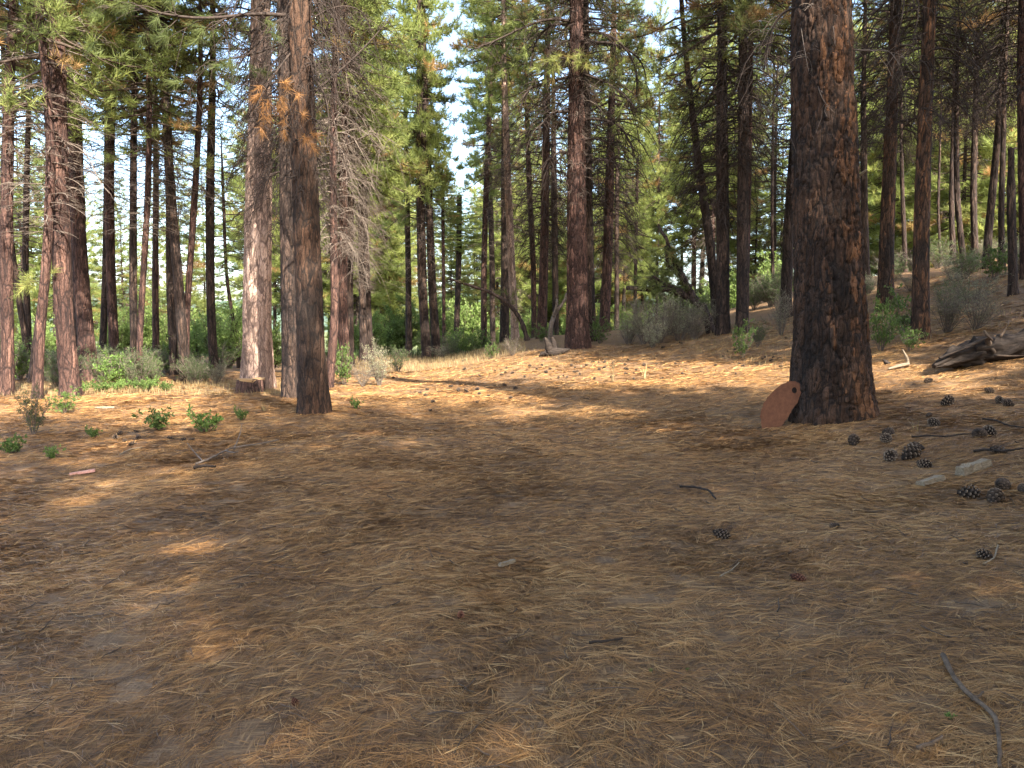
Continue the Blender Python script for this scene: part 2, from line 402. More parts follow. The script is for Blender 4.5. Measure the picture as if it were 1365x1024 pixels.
def dead_limbs(seed, L, R, n_limbs, droop=.8, twigs=6):
    """bare drooping dead branches on the lower trunk, base at z=0"""
    r = np.random.default_rng(seed); mb = MB(); az = r.uniform(0, 6)
    for k in range(n_limbs):
        az += 2.4 + r.normal(0, .5); z0 = L * (k + r.uniform()) / n_limbs
        ln = R * r.uniform(.35, 1.1) * (.6 + .5 * z0 / L); s = np.linspace(0, 1, 8)
        dx, dy = math.cos(az), math.sin(az)
        w = np.cumsum(r.normal(0, .045 * ln, 8)); w[0] = 0
        z = z0 + ln * (r.uniform(-.1, .35) * s - droop * r.uniform(.5, 1.1) * s**2.4)
        P = np.stack([dx * ln * s * (1 - .18 * s) - dy * w, dy * ln * s * (1 - .18 * s) + dx * w, z], 1)
        V, f3, f4 = tube(P, np.linspace(.010 + .010 * ln, .005, 8), 4, False); mb.add(V, f3, f4)
        for q in range(int(twigs * r.uniform(.5, 1.4))):
            u = r.uniform(.25, 1); p0 = np.array([np.interp(u, s, P[:, c]) for c in range(3)])
            a2 = az + r.normal(0, .9); l2 = r.uniform(.2, .6) * (.5 + ln * .35); ss = np.linspace(0, 1, 5)[:, None]
            d2 = np.array([math.cos(a2), math.sin(a2), r.uniform(-.3, .4)])
            Q = p0 + d2 * l2 * ss + np.array([0, 0, -1.0]) * l2 * droop * ss**2 * r.uniform(.4, 1.2) + r.normal(0, .02, (5, 3)) * ss
            V, f3, f4 = tube(Q, np.linspace(.008, .003, 5), 3, False); mb.add(V, f3, f4)
    return mb

VAR = {}
def add_var(key, mat, *a, **k):
    w, f = crown(*a, **k)
    VAR[key] = (w.mesh('limbs', LIMB), f.mesh('needles', mat, False), a[1], a[2])
#            seed  L   R  limbs nb  nlen nwid
add_var('A1', NEEDLE, 11, 14, 3.3, 190, 17, .26, .020, 'mature', dead=.06, shoots=15)
add_var('A2', NEEDLE, 12, 14, 3.1, 180, 17, .26, .020, 'mature', dead=.10, shoots=15)
add_var('B1', NEEDLE_DULL, 13, 12, 2.9, 180, 16, .27, .021, 'mature', dead=.16, shoots=13)
add_var('B2', NEEDLE_DULL, 14, 12, 2.7, 170, 16, .27, .021, 'cone', dead=.22, shoots=13)
add_var('C1', NEEDLE, 15, 14, 2.9, 220, 15, .34, .034, 'cone', dead=.06, shoots=14)
add_var('C2', NEEDLE, 16, 14, 2.7, 220, 15, .34, .034, 'round', dead=.08, shoots=14)
add_var('C3', NEEDLE, 17, 14, 3.1, 200, 15, .34, .034, 'mature', dead=.05, shoots=14)
add_var('D1', NEEDLE, 18, 9, 2.2, 70, 15, .28, .020, 'round', dead=.12, gap=.3, shoots=9)
add_var('D2', NEEDLE_DULL, 19, 9, 2.4, 74, 15, .28, .020, 'mature', dead=.3, gap=.3, shoots=9)
DEAD = {k: dead_limbs(*a).mesh('dead_branches', m) for k, m, a in (
    ('d1', TWIG, (31, 6, 1.9, 78, .9, 15)), ('d2', TWIG_DARK, (32, 6, 2.1, 84, 1.0, 15)),
    ('d3', TWIG, (33, 6, 1.7, 44, .6, 10)), ('d4', TWIG_DARK, (34, 6, 2.5, 90, 1.15, 17)))}

def add_crown(root, path, key, h0, H, xy=1.0, rz=0.0, limbs=True):
    w, f, L, R = VAR[key]
    P = np.asarray(path); x = np.interp(h0, P[:, 2], P[:, 0]); y = np.interp(h0, P[:, 2], P[:, 1])
    x2 = np.interp(H, P[:, 2], P[:, 0]); y2 = np.interp(H, P[:, 2], P[:, 1])
    d = Vector((x2 - x, y2 - y, H - h0)); q = d.to_track_quat('Z', 'Y')
    for nm, me in (('limbs', w), ('crown', f)):
        o = link(nm, me, root, (x, y, h0)); o.rotation_mode = 'QUATERNION'
        o.rotation_quaternion = q @ Matrix.Rotation(rz, 3, 'Z').to_quaternion()
        o.scale = (xy, xy, (H - h0) / L)
def add_dead(root, path, key, h0, length, xy=1.0, rz=0.0):
    P = np.asarray(path); x = np.interp(h0 + length / 2, P[:, 2], P[:, 0]); y = np.interp(h0 + length / 2, P[:, 2], P[:, 1])
    xa = np.interp(h0, P[:, 2], P[:, 0]); xb = np.interp(h0 + length, P[:, 2], P[:, 0])
    o = link('dead_branches', DEAD[key], root, (xa, y, h0))
    d = Vector((xb - xa, 0, length)); o.rotation_mode = 'QUATERNION'
    o.rotation_quaternion = d.to_track_quat('Z', 'Y') @ Matrix.Rotation(rz, 3, 'Z').to_quaternion()
    o.scale = (xy, xy, length / 6)

TREES = {}
def pine(label, Y, w, pts, H, crowns=(), dead=(), mat=BARK_GREY, detail=1, group=None, name='pine_tree', flare=.35, orange=None, depth=None):
    """a pine standing at depth Y; pts = course of its trunk, w = trunk width, both as measured on the photograph"""
    X0 = at(pts[0][0], 450, Y)[0]; z0 = float(terr(X0, Y))
    W = [at(x, y, Y) - np.array([X0, Y, z0]) for x, y in pts[1:]]
    P = [np.array([0, 0, 0.0])] + [p for p in W if p[2] > .2]
    P.sort(key=lambda p: p[2])
    sl = (P[-1] - P[-2]) / max(.1, P[-1][2] - P[-2][2]) if len(P) > 1 else np.array([0, 0, 1.0])
    sl = sl * np.array([.35, .35, 1])
    if P[-1][2] < H: P.append(P[-1] + sl * (H - P[-1][2]))
    P = np.array(P); P[:, 1] = 0
    zq = np.linspace(0, H, 60)
    P = np.stack([np.interp(zq, P[:, 2], P[:, 0]), np.zeros(60), zq], 1)
    for _ in range(4): P[1:-1, 0] = .25 * P[:-2, 0] + .5 * P[1:-1, 0] + .25 * P[2:, 0]
    P[:, 1] = .25 * fbm(zq * .15 + w, zq * 0 + Y, 5, 2) * sm(zq, 0, 4)
    r0 = .84 * w * Y / F / 2 / math.hypot(1, (pts[0][0] - 682.5) / F)
    zm = max(1.0, (HY - 250) / F * Y + CAMH - z0)
    rf = lambda h: np.maximum(r0 * (1 + .10 * (1 - h / zm)) * np.where(h < zm, 1, np.maximum(.75 if name == 'snag' else .06, np.clip(1 - (h - zm) / max(1, H - zm), 0, 1)**.8)), .012)
    root = empty(name, (X0, Y, z0), label, 'tree', group)
    top = CAMH - z0 + (HY + 60) / F * Y
    if detail == 2: zs = np.r_[np.arange(-.3, min(top, H), .022), np.linspace(min(top, H) + .1, H, 40)]; nu = 150
    elif detail == 1: zs = np.r_[np.arange(-.3, min(top, H) - .2, .055), np.linspace(min(top, H - .3), H, 30)]; nu = 44
    else: zs = np.r_[np.arange(-.3, min(top, H) - .2, .16), np.linspace(min(top, H - .3), H, 14)]; nu = 18
    dp = depth if depth is not None else (.045 if detail == 2 else min(.028, .10 * r0 + .002))
    sd = int(abs(pts[0][0]) * 7 + Y * 13) % 997
    me = make_trunk(P, rf, mat, nu, zs, max(.07, min(.13, r0 * .5)), .36, dp, sd, flare, orange)
    link('trunk', me, root)
    rs = np.random.default_rng(sd)
    for c in crowns: add_crown(root, P, c[0], c[1] + (1.5 if Y >= 34 else 0), H if len(c) < 4 else c[3], c[2] * (.78 if Y >= 34 else 1), rs.uniform(0, 6.28))
    for d in dead: add_dead(root, P, d[0], d[1], d[2], d[3] if len(d) > 3 else 1.0, rs.uniform(0, 6.28))
    TREES[label] = (root, P, Y)
    return root

# ================================================================== the pines (left to right)
GP = 'pines round the clearing'
pine('reddish pine trunk at the far left edge beside thin curved one', 18, 20, [(6, 510), (10, 300), (14, 100), (20, 0)], 24, [('A2', 6.5, 1.0)], [('d3', 4.5, 4)], BARK_RED)
pine('thin dark pine with a curved foot near the left edge', 24, 10, [(40, 485), (28, 420), (14, 330), (10, 200)], 20, [('B1', 8, .8)], [('d3', 4, 4)], BARK_GREY)
pine('slim straight dark pine between left edge and leaning trunk', 27, 10, [(37, 490), (35, 350), (38, 200), (40, 60)], 21, [('A1', 8, .8)], [('d3', 4, 4)], BARK_GREY)
pine('leaning pine whose sunlit foot stands forward of the left group', 17, 16, [(46, 548), (52, 460), (64, 340), (68, 200), (56, 60), (50, 0)], 21, [('A2', 6, .9)], [('d3', 3.5, 3)], BARK_RED)
pine('dark leaning pine just behind the sunlit leaning one', 22, 13, [(40, 500), (52, 430), (64, 340), (70, 250), (72, 100)], 19, [('B1', 8, .8)], [], BARK_GREY, 0)
pine('stoutest reddish trunk of the left group with upturned limbs near its top', 17.5, 29, [(92, 535), (84, 420), (80, 250), (77, 100), (76, 0)], 25, [('A1', 8.4, 1.0)], [('d3', 4.2, 4, .8)], BARK_RED)
pine('smooth trunk with sun-patched foot, right of the stoutest left trunk', 23, 25, [(117, 497), (113, 430), (104, 300), (101, 200)], 23, [('A2', 8, .9)], [('d1', 5.5, 4)], BARK_RED)
pine('narrow pine half hidden behind the sun-patched trunk', 25, 14, [(106, 495), (102, 400), (98, 250), (94, 100)], 22, [('B1', 9, .8)], [], BARK_GREY, 0)
pine('left one of two dark pines nearly touching at the foot', 27, 11, [(134, 492), (140, 400), (142, 200), (146, 50)], 22, [('A1', 9, .9)], [('d3', 5, 4)], BARK_GREY)
pine('right one of two dark pines nearly touching at the foot', 25, 15, [(152, 494), (149, 400), (146, 250), (150, 100)], 23, [('A2', 8, .9)], [('d3', 5, 3)], BARK_RED)
pine('straight pine crossing behind a right-leaning thin one', 22, 12, [(179, 515), (178, 400), (177, 200), (180, 60)], 22, [('B1', 7.2, .9)], [('d3', 4, 3)], BARK_GREY)
pine('thin pine leaning right in front of a straight one', 21, 10, [(182, 520), (188, 400), (196, 260), (198, 150)], 17, [('A2', 6, .8)], [('d3', 4, 2)], BARK_RED)
pine('short-looking slim pine with its foot hidden in pale bushes', 32, 10, [(207, 480), (207, 350), (208, 200), (205, 50)], 23, [('C3', 9, .9)], [('d3', 5, 4)], BARK_RED, 0)
pine('pine with a bowed upper trunk left of the forked one', 25, 13, [(231, 500), (228, 400), (227, 300), (224, 150), (218, 40)], 23, [('B1', 7, .9)], [('d1', 4.5, 4)], BARK_GREY)
pine('dark stem of the forked pine standing on the edge of the clearing', 22, 15, [(246, 503), (240, 400), (230, 280), (222, 150), (214, 30)], 22, [('A2', 8.5, .9)], [('d3', 5, 3)], BARK_GREY)
pine('pale slanting stem rising right out of the forked pine', 22.3, 10, [(246, 503), (249, 420), (256, 330), (264, 200), (268, 90)], 18, [('D1', 8.5, .8)], [('d3', 5, 3)], BARK_RED, 0)
pine('lone straight pine with open sky on both sides', 25, 13, [(284, 496), (281, 400), (280, 250), (283, 120), (284, 0)], 22, [('A1', 8, .9)], [('d3', 5, 3)], BARK_GREY)
pine('small crooked dark pine against the sky left of the pale trunk', 30, 5, [(318, 480), (312, 430), (303, 380), (300, 330)], 9, [('D1', 3.0, .8)], [], BARK_GREY, 0)
pine('big pale trunk in full sun with a cut stump at its foot', 19, 40, [(342, 520), (343, 400), (345, 200), (348, 0)], 27, [('A2', 9.5, 1.0)], [('d2', 5.0, 6, .75), ('d2', 3.4, 4, .6)], BARK_PALE, 1, depth=.028)
pine('dark trunk directly behind the nearest left trunk', 16.8, 28, [(388, 527), (386, 400), (383, 200), (378, 0)], 25, [('A1', 10.5, 1.0)], [('d4', 4.5, 6, .7)], BARK_GREY)
pine('nearest dark trunk on the left side of the clearing', 13.6, 42, [(417, 552), (411, 400), (405, 200), (399, 0)], 24, [('A2', 11, 1.0)], [('d2', 3.6, 6, .62)], BARK_DARK, 1, orange=lambda a, b: .55)  # plate tone lowered: the shade on this trunk is put into its bark
pine('slender pinkish trunk just right of the nearest left trunk', 20, 12, [(437, 520), (447, 430), (444, 250), (446, 100), (450, 0)], 21, [('D2', 8, .9)], [('d1', 3.4, 5, .8), ('d2', 7, 4.5, .8)], BARK_RED)
pine('reddish pine behind the sagebrush clump, right of the slender pinkish trunk', 28, 15, [(459, 480), (456, 400), (458, 250), (460, 80)], 22, [('C3', 9, .9)], [('d1', 4, 5)], BARK_RED)
pine('dark pine right beside the reddish one behind the sagebrush', 30, 10, [(467, 478), (466, 350), (470, 200)], 20, [('C1', 7, .9)], [('d1', 3, 4)], BARK_GREY, 0)
pine('first of two close dark trunks just left of the path end', 34, 11, [(484, 470), (482, 350), (482, 200)], 22, [('C1', 6.5, .9)], [('d3', 3, 4)], BARK_GREY, 0)
pine('second of two close dark trunks just left of the path end', 35, 10, [(494, 470), (490, 400), (486, 300)], 21, [('C2', 6, .9)], [], BARK_GREY, 0)
pine('slim dark trunk beside the path end under bright green crowns', 42, 9, [(545, 462), (544, 350), (541, 200)], 21, [('C2', 5.5, 1.0)], [], BARK_GREY, 0)
pine('left of the two sturdy dark trunks where the path ends', 38, 13, [(569, 468), (563, 390), (560, 250), (559, 80)], 23, [('C1', 6.5, .75)], [('d3', 3.5, 4)], BARK_GREY)
pine('right of the two sturdy dark trunks where the path ends', 38.5, 12, [(582, 468), (576, 380), (571, 250), (566, 100)], 23, [('C2', 7, .7)], [('d3', 4, 4)], BARK_GREY)
pine('thin straight pine right of the two sturdy trunks at the path end', 45, 5, [(592, 460), (591, 350), (590, 250)], 11, [('C1', 6, .6)], [], BARK_FAR and BARK_RED, 0)
pine('slanting pair of thin dark stems over low green growth', 50, 8, [(607, 455), (610, 400), (612, 330)], 10, [('C2', 5, .8)], [], BARK_GREY, 0)
pine('tall straight pine left edge of the sky gap above the path', 46, 9, [(645, 455), (645, 350), (650, 200), (656, 80)], 25, [('C1', 8.5, .8)], [('d3', 5, 4)], BARK_RED, 0)
pine('slimmer dark pine paired with the tall one at the sky gap', 48, 8, [(657, 452), (656, 350), (652, 200)], 23, [('C2', 11, .8)], [], BARK_GREY, 0)
pine('thick dark pine directly behind the pale-barked trunk in the middle', 40, 13, [(672, 452), (674, 350), (673, 200)], 24, [('C3', 10, .85)], [('d3', 5, 5)], BARK_GREY, 0)
pine('pale-barked sunlit trunk rising from the end of the bent sapling', 37, 11, [(687, 452), (683, 370), (677, 250), (672, 100)], 24, [('C1', 11, 1.0)], [('d1', 6, 4)], BARK_PALE)
pine('thin trunk standing behind the fork of the pale dead stem', 42, 8, [(712, 446), (711, 350), (706, 260), (702, 150)], 21, [('B1', 8, 1.0)], [('d2', 4, 5)], BARK_RED, 0)
pine('straight dark pine just left of the central big pine', 34, 13, [(722, 447), (725, 350), (728, 200), (730, 50)], 23, [('B2', 9, 1.0)], [('d4', 4, 6)], BARK_RED)
pine('dark thin pine hidden behind the pale curved dead stem', 40, 9, [(741, 444), (740, 350), (738, 200)], 21, [('B1', 8, 1.0)], [('d2', 4, 5)], BARK_GREY, 0)
pine('central big pine with drooping bare branches standing in the clearing', 26, 29, [(770, 470), (769, 350), (768, 200), (768, 0)], 25, [('A1', 11.2, 1.0)], [('d2', 7.2, 5, .9), ('d3', 4.6, 4, .7)], BARK_RED, 2, flare=.3, depth=.035)
pine('narrower trunk close behind the central big pine', 29, 14, [(788, 462), (786, 350), (783, 200), (781, 80)], 23, [('B1', 9, 1.0)], [('d2', 4.5, 5)], BARK_GREY)
pine('pine with an orange sunlit foot right of the central big pine', 34, 14, [(805, 438), (810, 350), (814, 200), (818, 60)], 22, [('B2', 8, 1.0)], [('d4', 3.5, 6)], BARK_RED)
pine('thin dark trunk right behind the orange-footed pine', 40, 7, [(822, 435), (822, 300), (824, 150)], 20, [('C3', 7, .9)], [('d2', 3, 5)], BARK_GREY, 0)
pine('slender young pine with low green branches behind the arched trunk', 42, 5, [(846, 432), (848, 300), (850, 200)], 15, [('C1', 2.5, .75)], [], BARK_GREY, 0)
pine('skinny straight sapling seen through the arched trunk', 44, 4, [(875, 425), (877, 300), (879, 150)], 18, [('C2', 5, .6)], [], BARK_GREY, 0)
pine('slanting dark pine leaning left over the arched trunk', 27, 13, [(957, 422), (946, 320), (929, 200), (913, 60), (908, 0)], 17, [('D2', 7.2, 1.0), ('D1', 4.2, .6, 8)], [('d2', 4, 4, .8)], BARK_GREY)
pine('dark scaly trunk standing left of the twin-stemmed pine', 25, 19, [(964, 424), (963, 300), (962, 150), (962, 0)], 22, [('B1', 7.6, .9)], [('d4', 3.5, 5)], BARK_GREY)
pine('twin-stemmed pine, its left stem thick and dark to the ground', 24.5, 18, [(989, 426), (990, 330), (991, 150), (990, 0)], 23, [('B2', 9, .9)], [('d4', 5, 5)], BARK_GREY)
pine('pale edged right stem of the twin-stemmed pine', 24.8, 10, [(993, 426), (996, 300), (1000, 150), (1002, 0)], 21, [('B1', 9.5, .8)], [('d1', 5, 4, .8)], BARK_RED, 0)
pine('thin upright trunk in the gap left of the leaning pine', 40, 5, [(1030, 400), (1029, 300), (1030, 180)], 20, [('C3', 8, .8)], [], BARK_GREY, 0)
pine('trunk leaning right and vanishing behind the nearest big trunk', 27, 16, [(1046, 402), (1052, 300), (1060, 180), (1066, 60)], 20, [('A1', 8.5, .9)], [('d2', 5, 4)], BARK_GREY)
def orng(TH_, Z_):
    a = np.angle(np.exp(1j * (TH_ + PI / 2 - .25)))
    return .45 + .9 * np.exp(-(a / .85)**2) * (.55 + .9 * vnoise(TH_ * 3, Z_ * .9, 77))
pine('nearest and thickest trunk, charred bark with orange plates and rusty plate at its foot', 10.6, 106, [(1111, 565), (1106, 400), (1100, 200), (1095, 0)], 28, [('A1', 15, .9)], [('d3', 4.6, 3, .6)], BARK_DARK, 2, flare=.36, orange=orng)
pine('slim dark trunk just right of the nearest big trunk', 31, 11, [(1153, 392), (1152, 300), (1150, 150)], 21, [('B1', 8, .9)], [('d2', 5, 4)], BARK_GREY, 0)
pine('sturdy dark straight pine midway behind the leafy green bushes', 23.5, 23, [(1179, 405), (1182, 300), (1188, 150), (1193, 0)], 22, [('B1', 9, 1.0)], [('d4', 5, 5)], BARK_DARK)
pine('faint thin trunk between the two sturdy dark right-hand pines', 36, 7, [(1204, 360), (1203, 250), (1201, 120)], 20, [('B2', 9, .9)], [('d2', 5, 4)], BARK_GREY, 0)
pine('sturdy dark pine rising from the green bushes left of the fallen log', 17, 26, [(1227, 440), (1229, 300), (1233, 150), (1240, 0)], 23, [('A1', 9.2, 1.0)], [('d4', 4.6, 5, .9)], BARK_DARK)
pine('hair-thin sapling against the blue sky on the right slope', 38, 4, [(1251, 350), (1250, 280), (1252, 200)], 14, [('B2', 7, .6)], [], BARK_GREY, 0)
pine('left of two slim trunks crossing against blue sky on the slope', 33, 9, [(1267, 352), (1268, 280), (1270, 150)], 20, [('B1', 9, .9)], [('d2', 5, 4)], BARK_GREY, 0)
pine('right of two slim trunks crossing against blue sky on the slope', 30, 9, [(1282, 355), (1277, 280), (1274, 170), (1276, 60)], 20, [('B2', 8.5, .9)], [('d2', 5, 4)], BARK_GREY)
pine('upright trunk with a small green shoot on the right slope', 30, 11, [(1296, 352), (1297, 250), (1301, 130), (1303, 0)], 21, [('B1', 9, .9)], [('d4', 5, 4)], BARK_GREY)
pine('right-slanting trunk on the crest of the right slope', 28, 12, [(1310, 358), (1320, 280), (1330, 180), (1336, 80)], 20, [('B2', 8.5, .9)], [('d2', 5, 4)], BARK_GREY)
pine('dark trunk above the bushes left of the broken snag', 26, 10, [(1332, 355), (1334, 280), (1338, 160)], 19, [('B1', 8, .9)], [('d2', 5, 4)], BARK_GREY, 0)
snag = pine('broken pale-topped snag near the right edge', 20, 14, [(1348, 380), (1349, 280), (1351, 150)], 3.6, [], [], BARK_GREY, 1, name='snag')
pine('pine at the extreme right edge cut by the frame', 22, 16, [(1364, 365), (1363, 250), (1361, 100)], 21, [('B2', 9, .9)], [('d4', 5, 4)], BARK_RED)

# ------------------------------------------------------------------ farther pines: copies of a few whole trees
def straight(nm, H, r, key, h0, xy, dk, mat):
    P = np.stack([.25 * np.sin(np.linspace(0, 2.5, 30)), 0 * np.linspace(0, 1, 30), np.linspace(0, H, 30)], 1)
    root = empty(nm, (0, 0, 0), 'x', 'tree')
    link('trunk', make_trunk(P, lambda h: np.maximum(r * (1 - h / H), .015), mat, 12, np.linspace(-.4, H, 90), .12, .4, .012, int(H * 10), .3), root)
    add_crown(root, P, key, h0, H, xy, 0.0)
    if dk: add_dead(root, P, dk, max(1, h0 - 4.5), 5, .9, 1.0)
    return root
PROTO = [straight('pine_tree', 22, .19, 'C1', 5, 1.15, 'd3', BARK_GREY), straight('pine_tree', 24, .22, 'C2', 7, 1.2, 'd1', BARK_RED),
         straight('pine_tree', 20, .17, 'C3', 4.5, 1.05, None, BARK_GREY), straight('pine_tree', 26, .24, 'C3', 9, 1.15, 'd2', BARK_GREY),
         straight('pine_tree', 18, .14, 'C1', 2.2, 1.1, None, BARK_GREY), straight('pine_tree', 23, .2, 'B1', 7, 1.2, 'd2', BARK_GREY),
         straight('pine_tree', 24, .2, 'D1', 9, 1.45, 'd1', BARK_RED)]
used = set()
def copy_tree(o):
    c = o.copy(); C.objects.link(c)
    for ch in list(o.children):
        d = ch.copy(); C.objects.link(d); d.parent = c
    return c
def put(k, X, Y, rz, s, label, group, sz=None):
    o = PROTO[k] if k not in used else copy_tree(PROTO[k]); used.add(k)
    o.location = (X, Y, float(terr(X, Y)) - .05); o.rotation_euler = (0, 0, rz); o.scale = (s, s, sz or s)
    o['label'] = label; o['category'] = 'tree'; o['group'] = group
    return o
rb = np.random.default_rng(41)
REG = [  # x range on the photograph, depth range, how many, kinds, label, group
    ((-40, 110), (56, 88), 9, (0, 2, 4, 4), 'distant leafy pine crowded behind the trunks at the left edge', 'far pines at the left edge'),
    ((110, 275), (58, 90), 7, (0, 2, 4, 4), 'distant light green pine seen between the slim left trunks', 'far pines between the left trunks'),
    ((330, 470), (54, 80), 11, (0, 1, 2), 'distant green pine behind the big pale trunk', 'far pines behind the pale trunk'),
    ((470, 535), (58, 84), 11, (0, 1, 4, 4), 'bright green far pine where the path disappears', 'far pines at the path end'),
    ((562, 652), (68, 86), 6, (4,), 'short far pine closing the view under the sky gap beyond the path end', 'short far pines under the sky gap'),
    ((665, 760), (62, 90), 15, (0, 1, 4, 4, 2), 'far green pine behind the trunks left of the central big pine', 'far pines left of the central pine'),
    ((785, 870), (56, 78), 10, (0, 4, 4, 2), 'far green pine behind the arched trunk', 'far pines behind the arched trunk'),
    ((900, 1055), (50, 72), 11, (1, 4, 4, 5), 'far pine behind the twin-stemmed pine', 'far pines behind the twin stems'),
    ((1130, 1260), (44, 66), 12, (0, 4, 4, 2), 'far dark pine on the slope between the sturdy right-hand pines', 'far pines between the right-hand pines'),
    ((1260, 1420), (42, 64), 15, (5, 2, 4, 4), 'far dark pine over the crest of the right slope', 'far pines on the right slope')]
for (xa, xb), (ya, yb), nn, kinds, lab, grp in REG:
    for q in range(nn):
        xx = xa + (xb - xa) * (q + rb.uniform(.1, .9)) / nn; Y = rb.uniform(ya, yb); X = at(xx, 450, Y)[0]
        put(int(rb.choice(kinds)), X, Y, rb.uniform(0, 6.28), rb.uniform(.85, 1.12), lab, grp)
# unseen pines added out of view, placed and sized for the shade they cast
CAST = [(3.5, -6, 3, .78), (7, -5.5, 1, .8), (10.5, -6.5, 3, .76), (14, -4, 1, .72), (1.5, -11, 6, 1), (5.5, -11, 6, 1), (13, -11, 3, 1), (-1, -8, 6, .9),
        (3.5, -16, 6, 1), (8, -17, 6, 1), (12.5, -16, 0, 1), (18, -14, 1, 1), (18.5, 9.5, 3, 1), (23, 6, 1, 1), (20, 2, 3, 1), (25, 12, 0, 1), (28, 7, 3, 1), (-1.6, -2.6, 6, 1), (14.5, 3.5, 4, .65), (13.5, 11, 3, .95), (17, 13.5, 1, 1), (14.5, 7.5, 1, .95), (11, -1, 0, .88), (9.5, 2.2, 4, .70), (4.3, -.3, 4, 1.04)]
for X, Y, k, hs in CAST:
    put(k, X, Y, rb.uniform(0, 6.28), 1.0, 'unseen pine added out of view beside or behind the viewpoint to cast shade', 'unseen pines added for shade', hs)

# ================================================================== limbs that stand out on single trees
def limb_on(tree, name, pts, r, mat, twigs=14, tl=.6, droop=.8, seed=1, dY=0.0, tuft=None, label=None):
    """a limb of one pine following a course measured on the photograph, at that tree's depth; dY lets it reach towards us"""
    root, P, Y = TREES[tree]; rs = np.random.default_rng(seed)
    W = [at(x, y, Y + dY * k / max(1, len(pts) - 1)) - np.array(root.location) for k, (x, y) in enumerate(pts)]
    Q = smooth_path(W, 14); L = np.linalg.norm(np.diff(Q, axis=0), axis=1).sum()
    mb = MB(); V, f3, f4 = tube(Q, np.linspace(r, r * .3, 14), 6); mb.add(V, f3, f4)
    tips = []; td = []
    for q in range(twigs):
        u = rs.uniform(.2, 1) * 13; k = int(u); p0 = Q[k] + (Q[min(13, k + 1)] - Q[k]) * (u - k)
        d = Q[min(13, k + 1)] - Q[max(0, k - 1)]; d /= np.linalg.norm(d) + 1e-9
        d = d * rs.uniform(.1, .9) + rs.normal(0, .6, 3); d /= np.linalg.norm(d)
        l2 = tl * rs.uniform(.4, 1.2); ss = np.linspace(0, 1, 6)[:, None]
        T = p0 + d * l2 * ss + np.array([0, 0, -1.0]) * l2 * droop * ss**2 * rs.uniform(.3, 1.2) + np.cumsum(rs.normal(0, .012, (6, 3)), 0)
        V, f3, f4 = tube(T, np.linspace(r * .32, .003, 6), 3, False); mb.add(V, f3, f4)
        tips.append(T[-1]); e = T[-1] - T[-2]; td.append(e / np.linalg.norm(e))
        if rs.uniform() < .5:
            d3 = d + rs.normal(0, .7, 3); T2 = T[3] + d3 * l2 * .5 * ss + np.array([0, 0, -1.0]) * l2 * .4 * droop * ss**2
            V, f3, f4 = tube(T2, np.linspace(r * .2, .002, 6), 3, False); mb.add(V, f3, f4); tips.append(T2[-1]); td.append(d)
    o = link(name, mb.mesh(name, mat), root)
    if label: o['label'] = label
    if tuft:
        m, share, tl_, tw, tn, tt = tuft
        for p_, e_ in zip(tips, td):
            if rs.uniform() > share: continue
            fm = MB(); tufts(fm, np.array([p_]), np.array([e_]), tn, tl_, tw, np.clip(rs.normal(tt, .08, 1), 0, 1), .8, rs)
            link('needle_tuft', fm.mesh('needle_tuft', m, False), o)
    return o
nl = 'nearest dark trunk on the left side of the clearing'
green = (NEEDLE_DULL, .9, .22, .006, 80, .12); orange_ = (DEADNEEDLE, .5, .18, .006, 50, .3)
limb_on(nl, 'limb', [(392, 22), (340, 16), (290, 26), (235, 24), (180, 8), (130, 10)], .035, TWIG_DARK, 22, .7, .7, 1, -1.2, green, 'long limb reaching left with green needle tufts')
limb_on(nl, 'limb', [(394, 50), (340, 74), (300, 78), (268, 92), (252, 125)], .022, TWIG_DARK, 26, .6, 1.2, 2, .8)
limb_on(nl, 'limb', [(396, 60), (372, 90), (352, 120), (338, 150)], .018, TWIG_DARK, 16, .45, .9, 3, -1.0, orange_, 'short limb hung with dead orange needles')
limb_on(nl, 'limb', [(398, 95), (380, 120), (388, 150), (394, 170)], .014, TWIG_DARK, 10, .4, .9, 4, -.9, orange_)
limb_on(nl, 'limb', [(412, 130), (440, 105), (470, 80), (500, 48), (522, 22)], .025, TWIG_DARK, 24, .7, .5, 5, .5, None, 'bare limb rising to the right')
limb_on(nl, 'limb', [(414, 100), (432, 120), (440, 160), (436, 200)], .018, TWIG_DARK, 20, .5, .8, 6, -.5)
limb_on(nl, 'limb', [(408, 30), (440, 10), (470, 6), (490, 20), (494, 50)], .018, TWIG_DARK, 20, .6, .9, 7, .4)
limb_on(nl, 'limb', [(414, 60), (432, 50), (450, 60), (452, 100)], .012, TWIG_DARK, 16, .5, 1.0, 8, -.3)
sp = 'slender pinkish trunk just right of the nearest left trunk'
for k, pts in enumerate(([(446, 200), (470, 190), (500, 175), (525, 190)], [(446, 240), (475, 235), (495, 255), (500, 290)], [(445, 180), (480, 170), (510, 200)],
                         [(447, 290), (470, 275), (490, 300), (492, 350)], [(446, 330), (462, 320), (476, 340)], [(447, 150), (490, 115), (515, 135)])):
    limb_on(sp, 'limb', pts, .020, TWIG, 26, .75, .9, 20 + k, [-.8, .6, -.4, .5, -.5, .3][k])
cp = 'central big pine with drooping bare branches standing in the clearing'
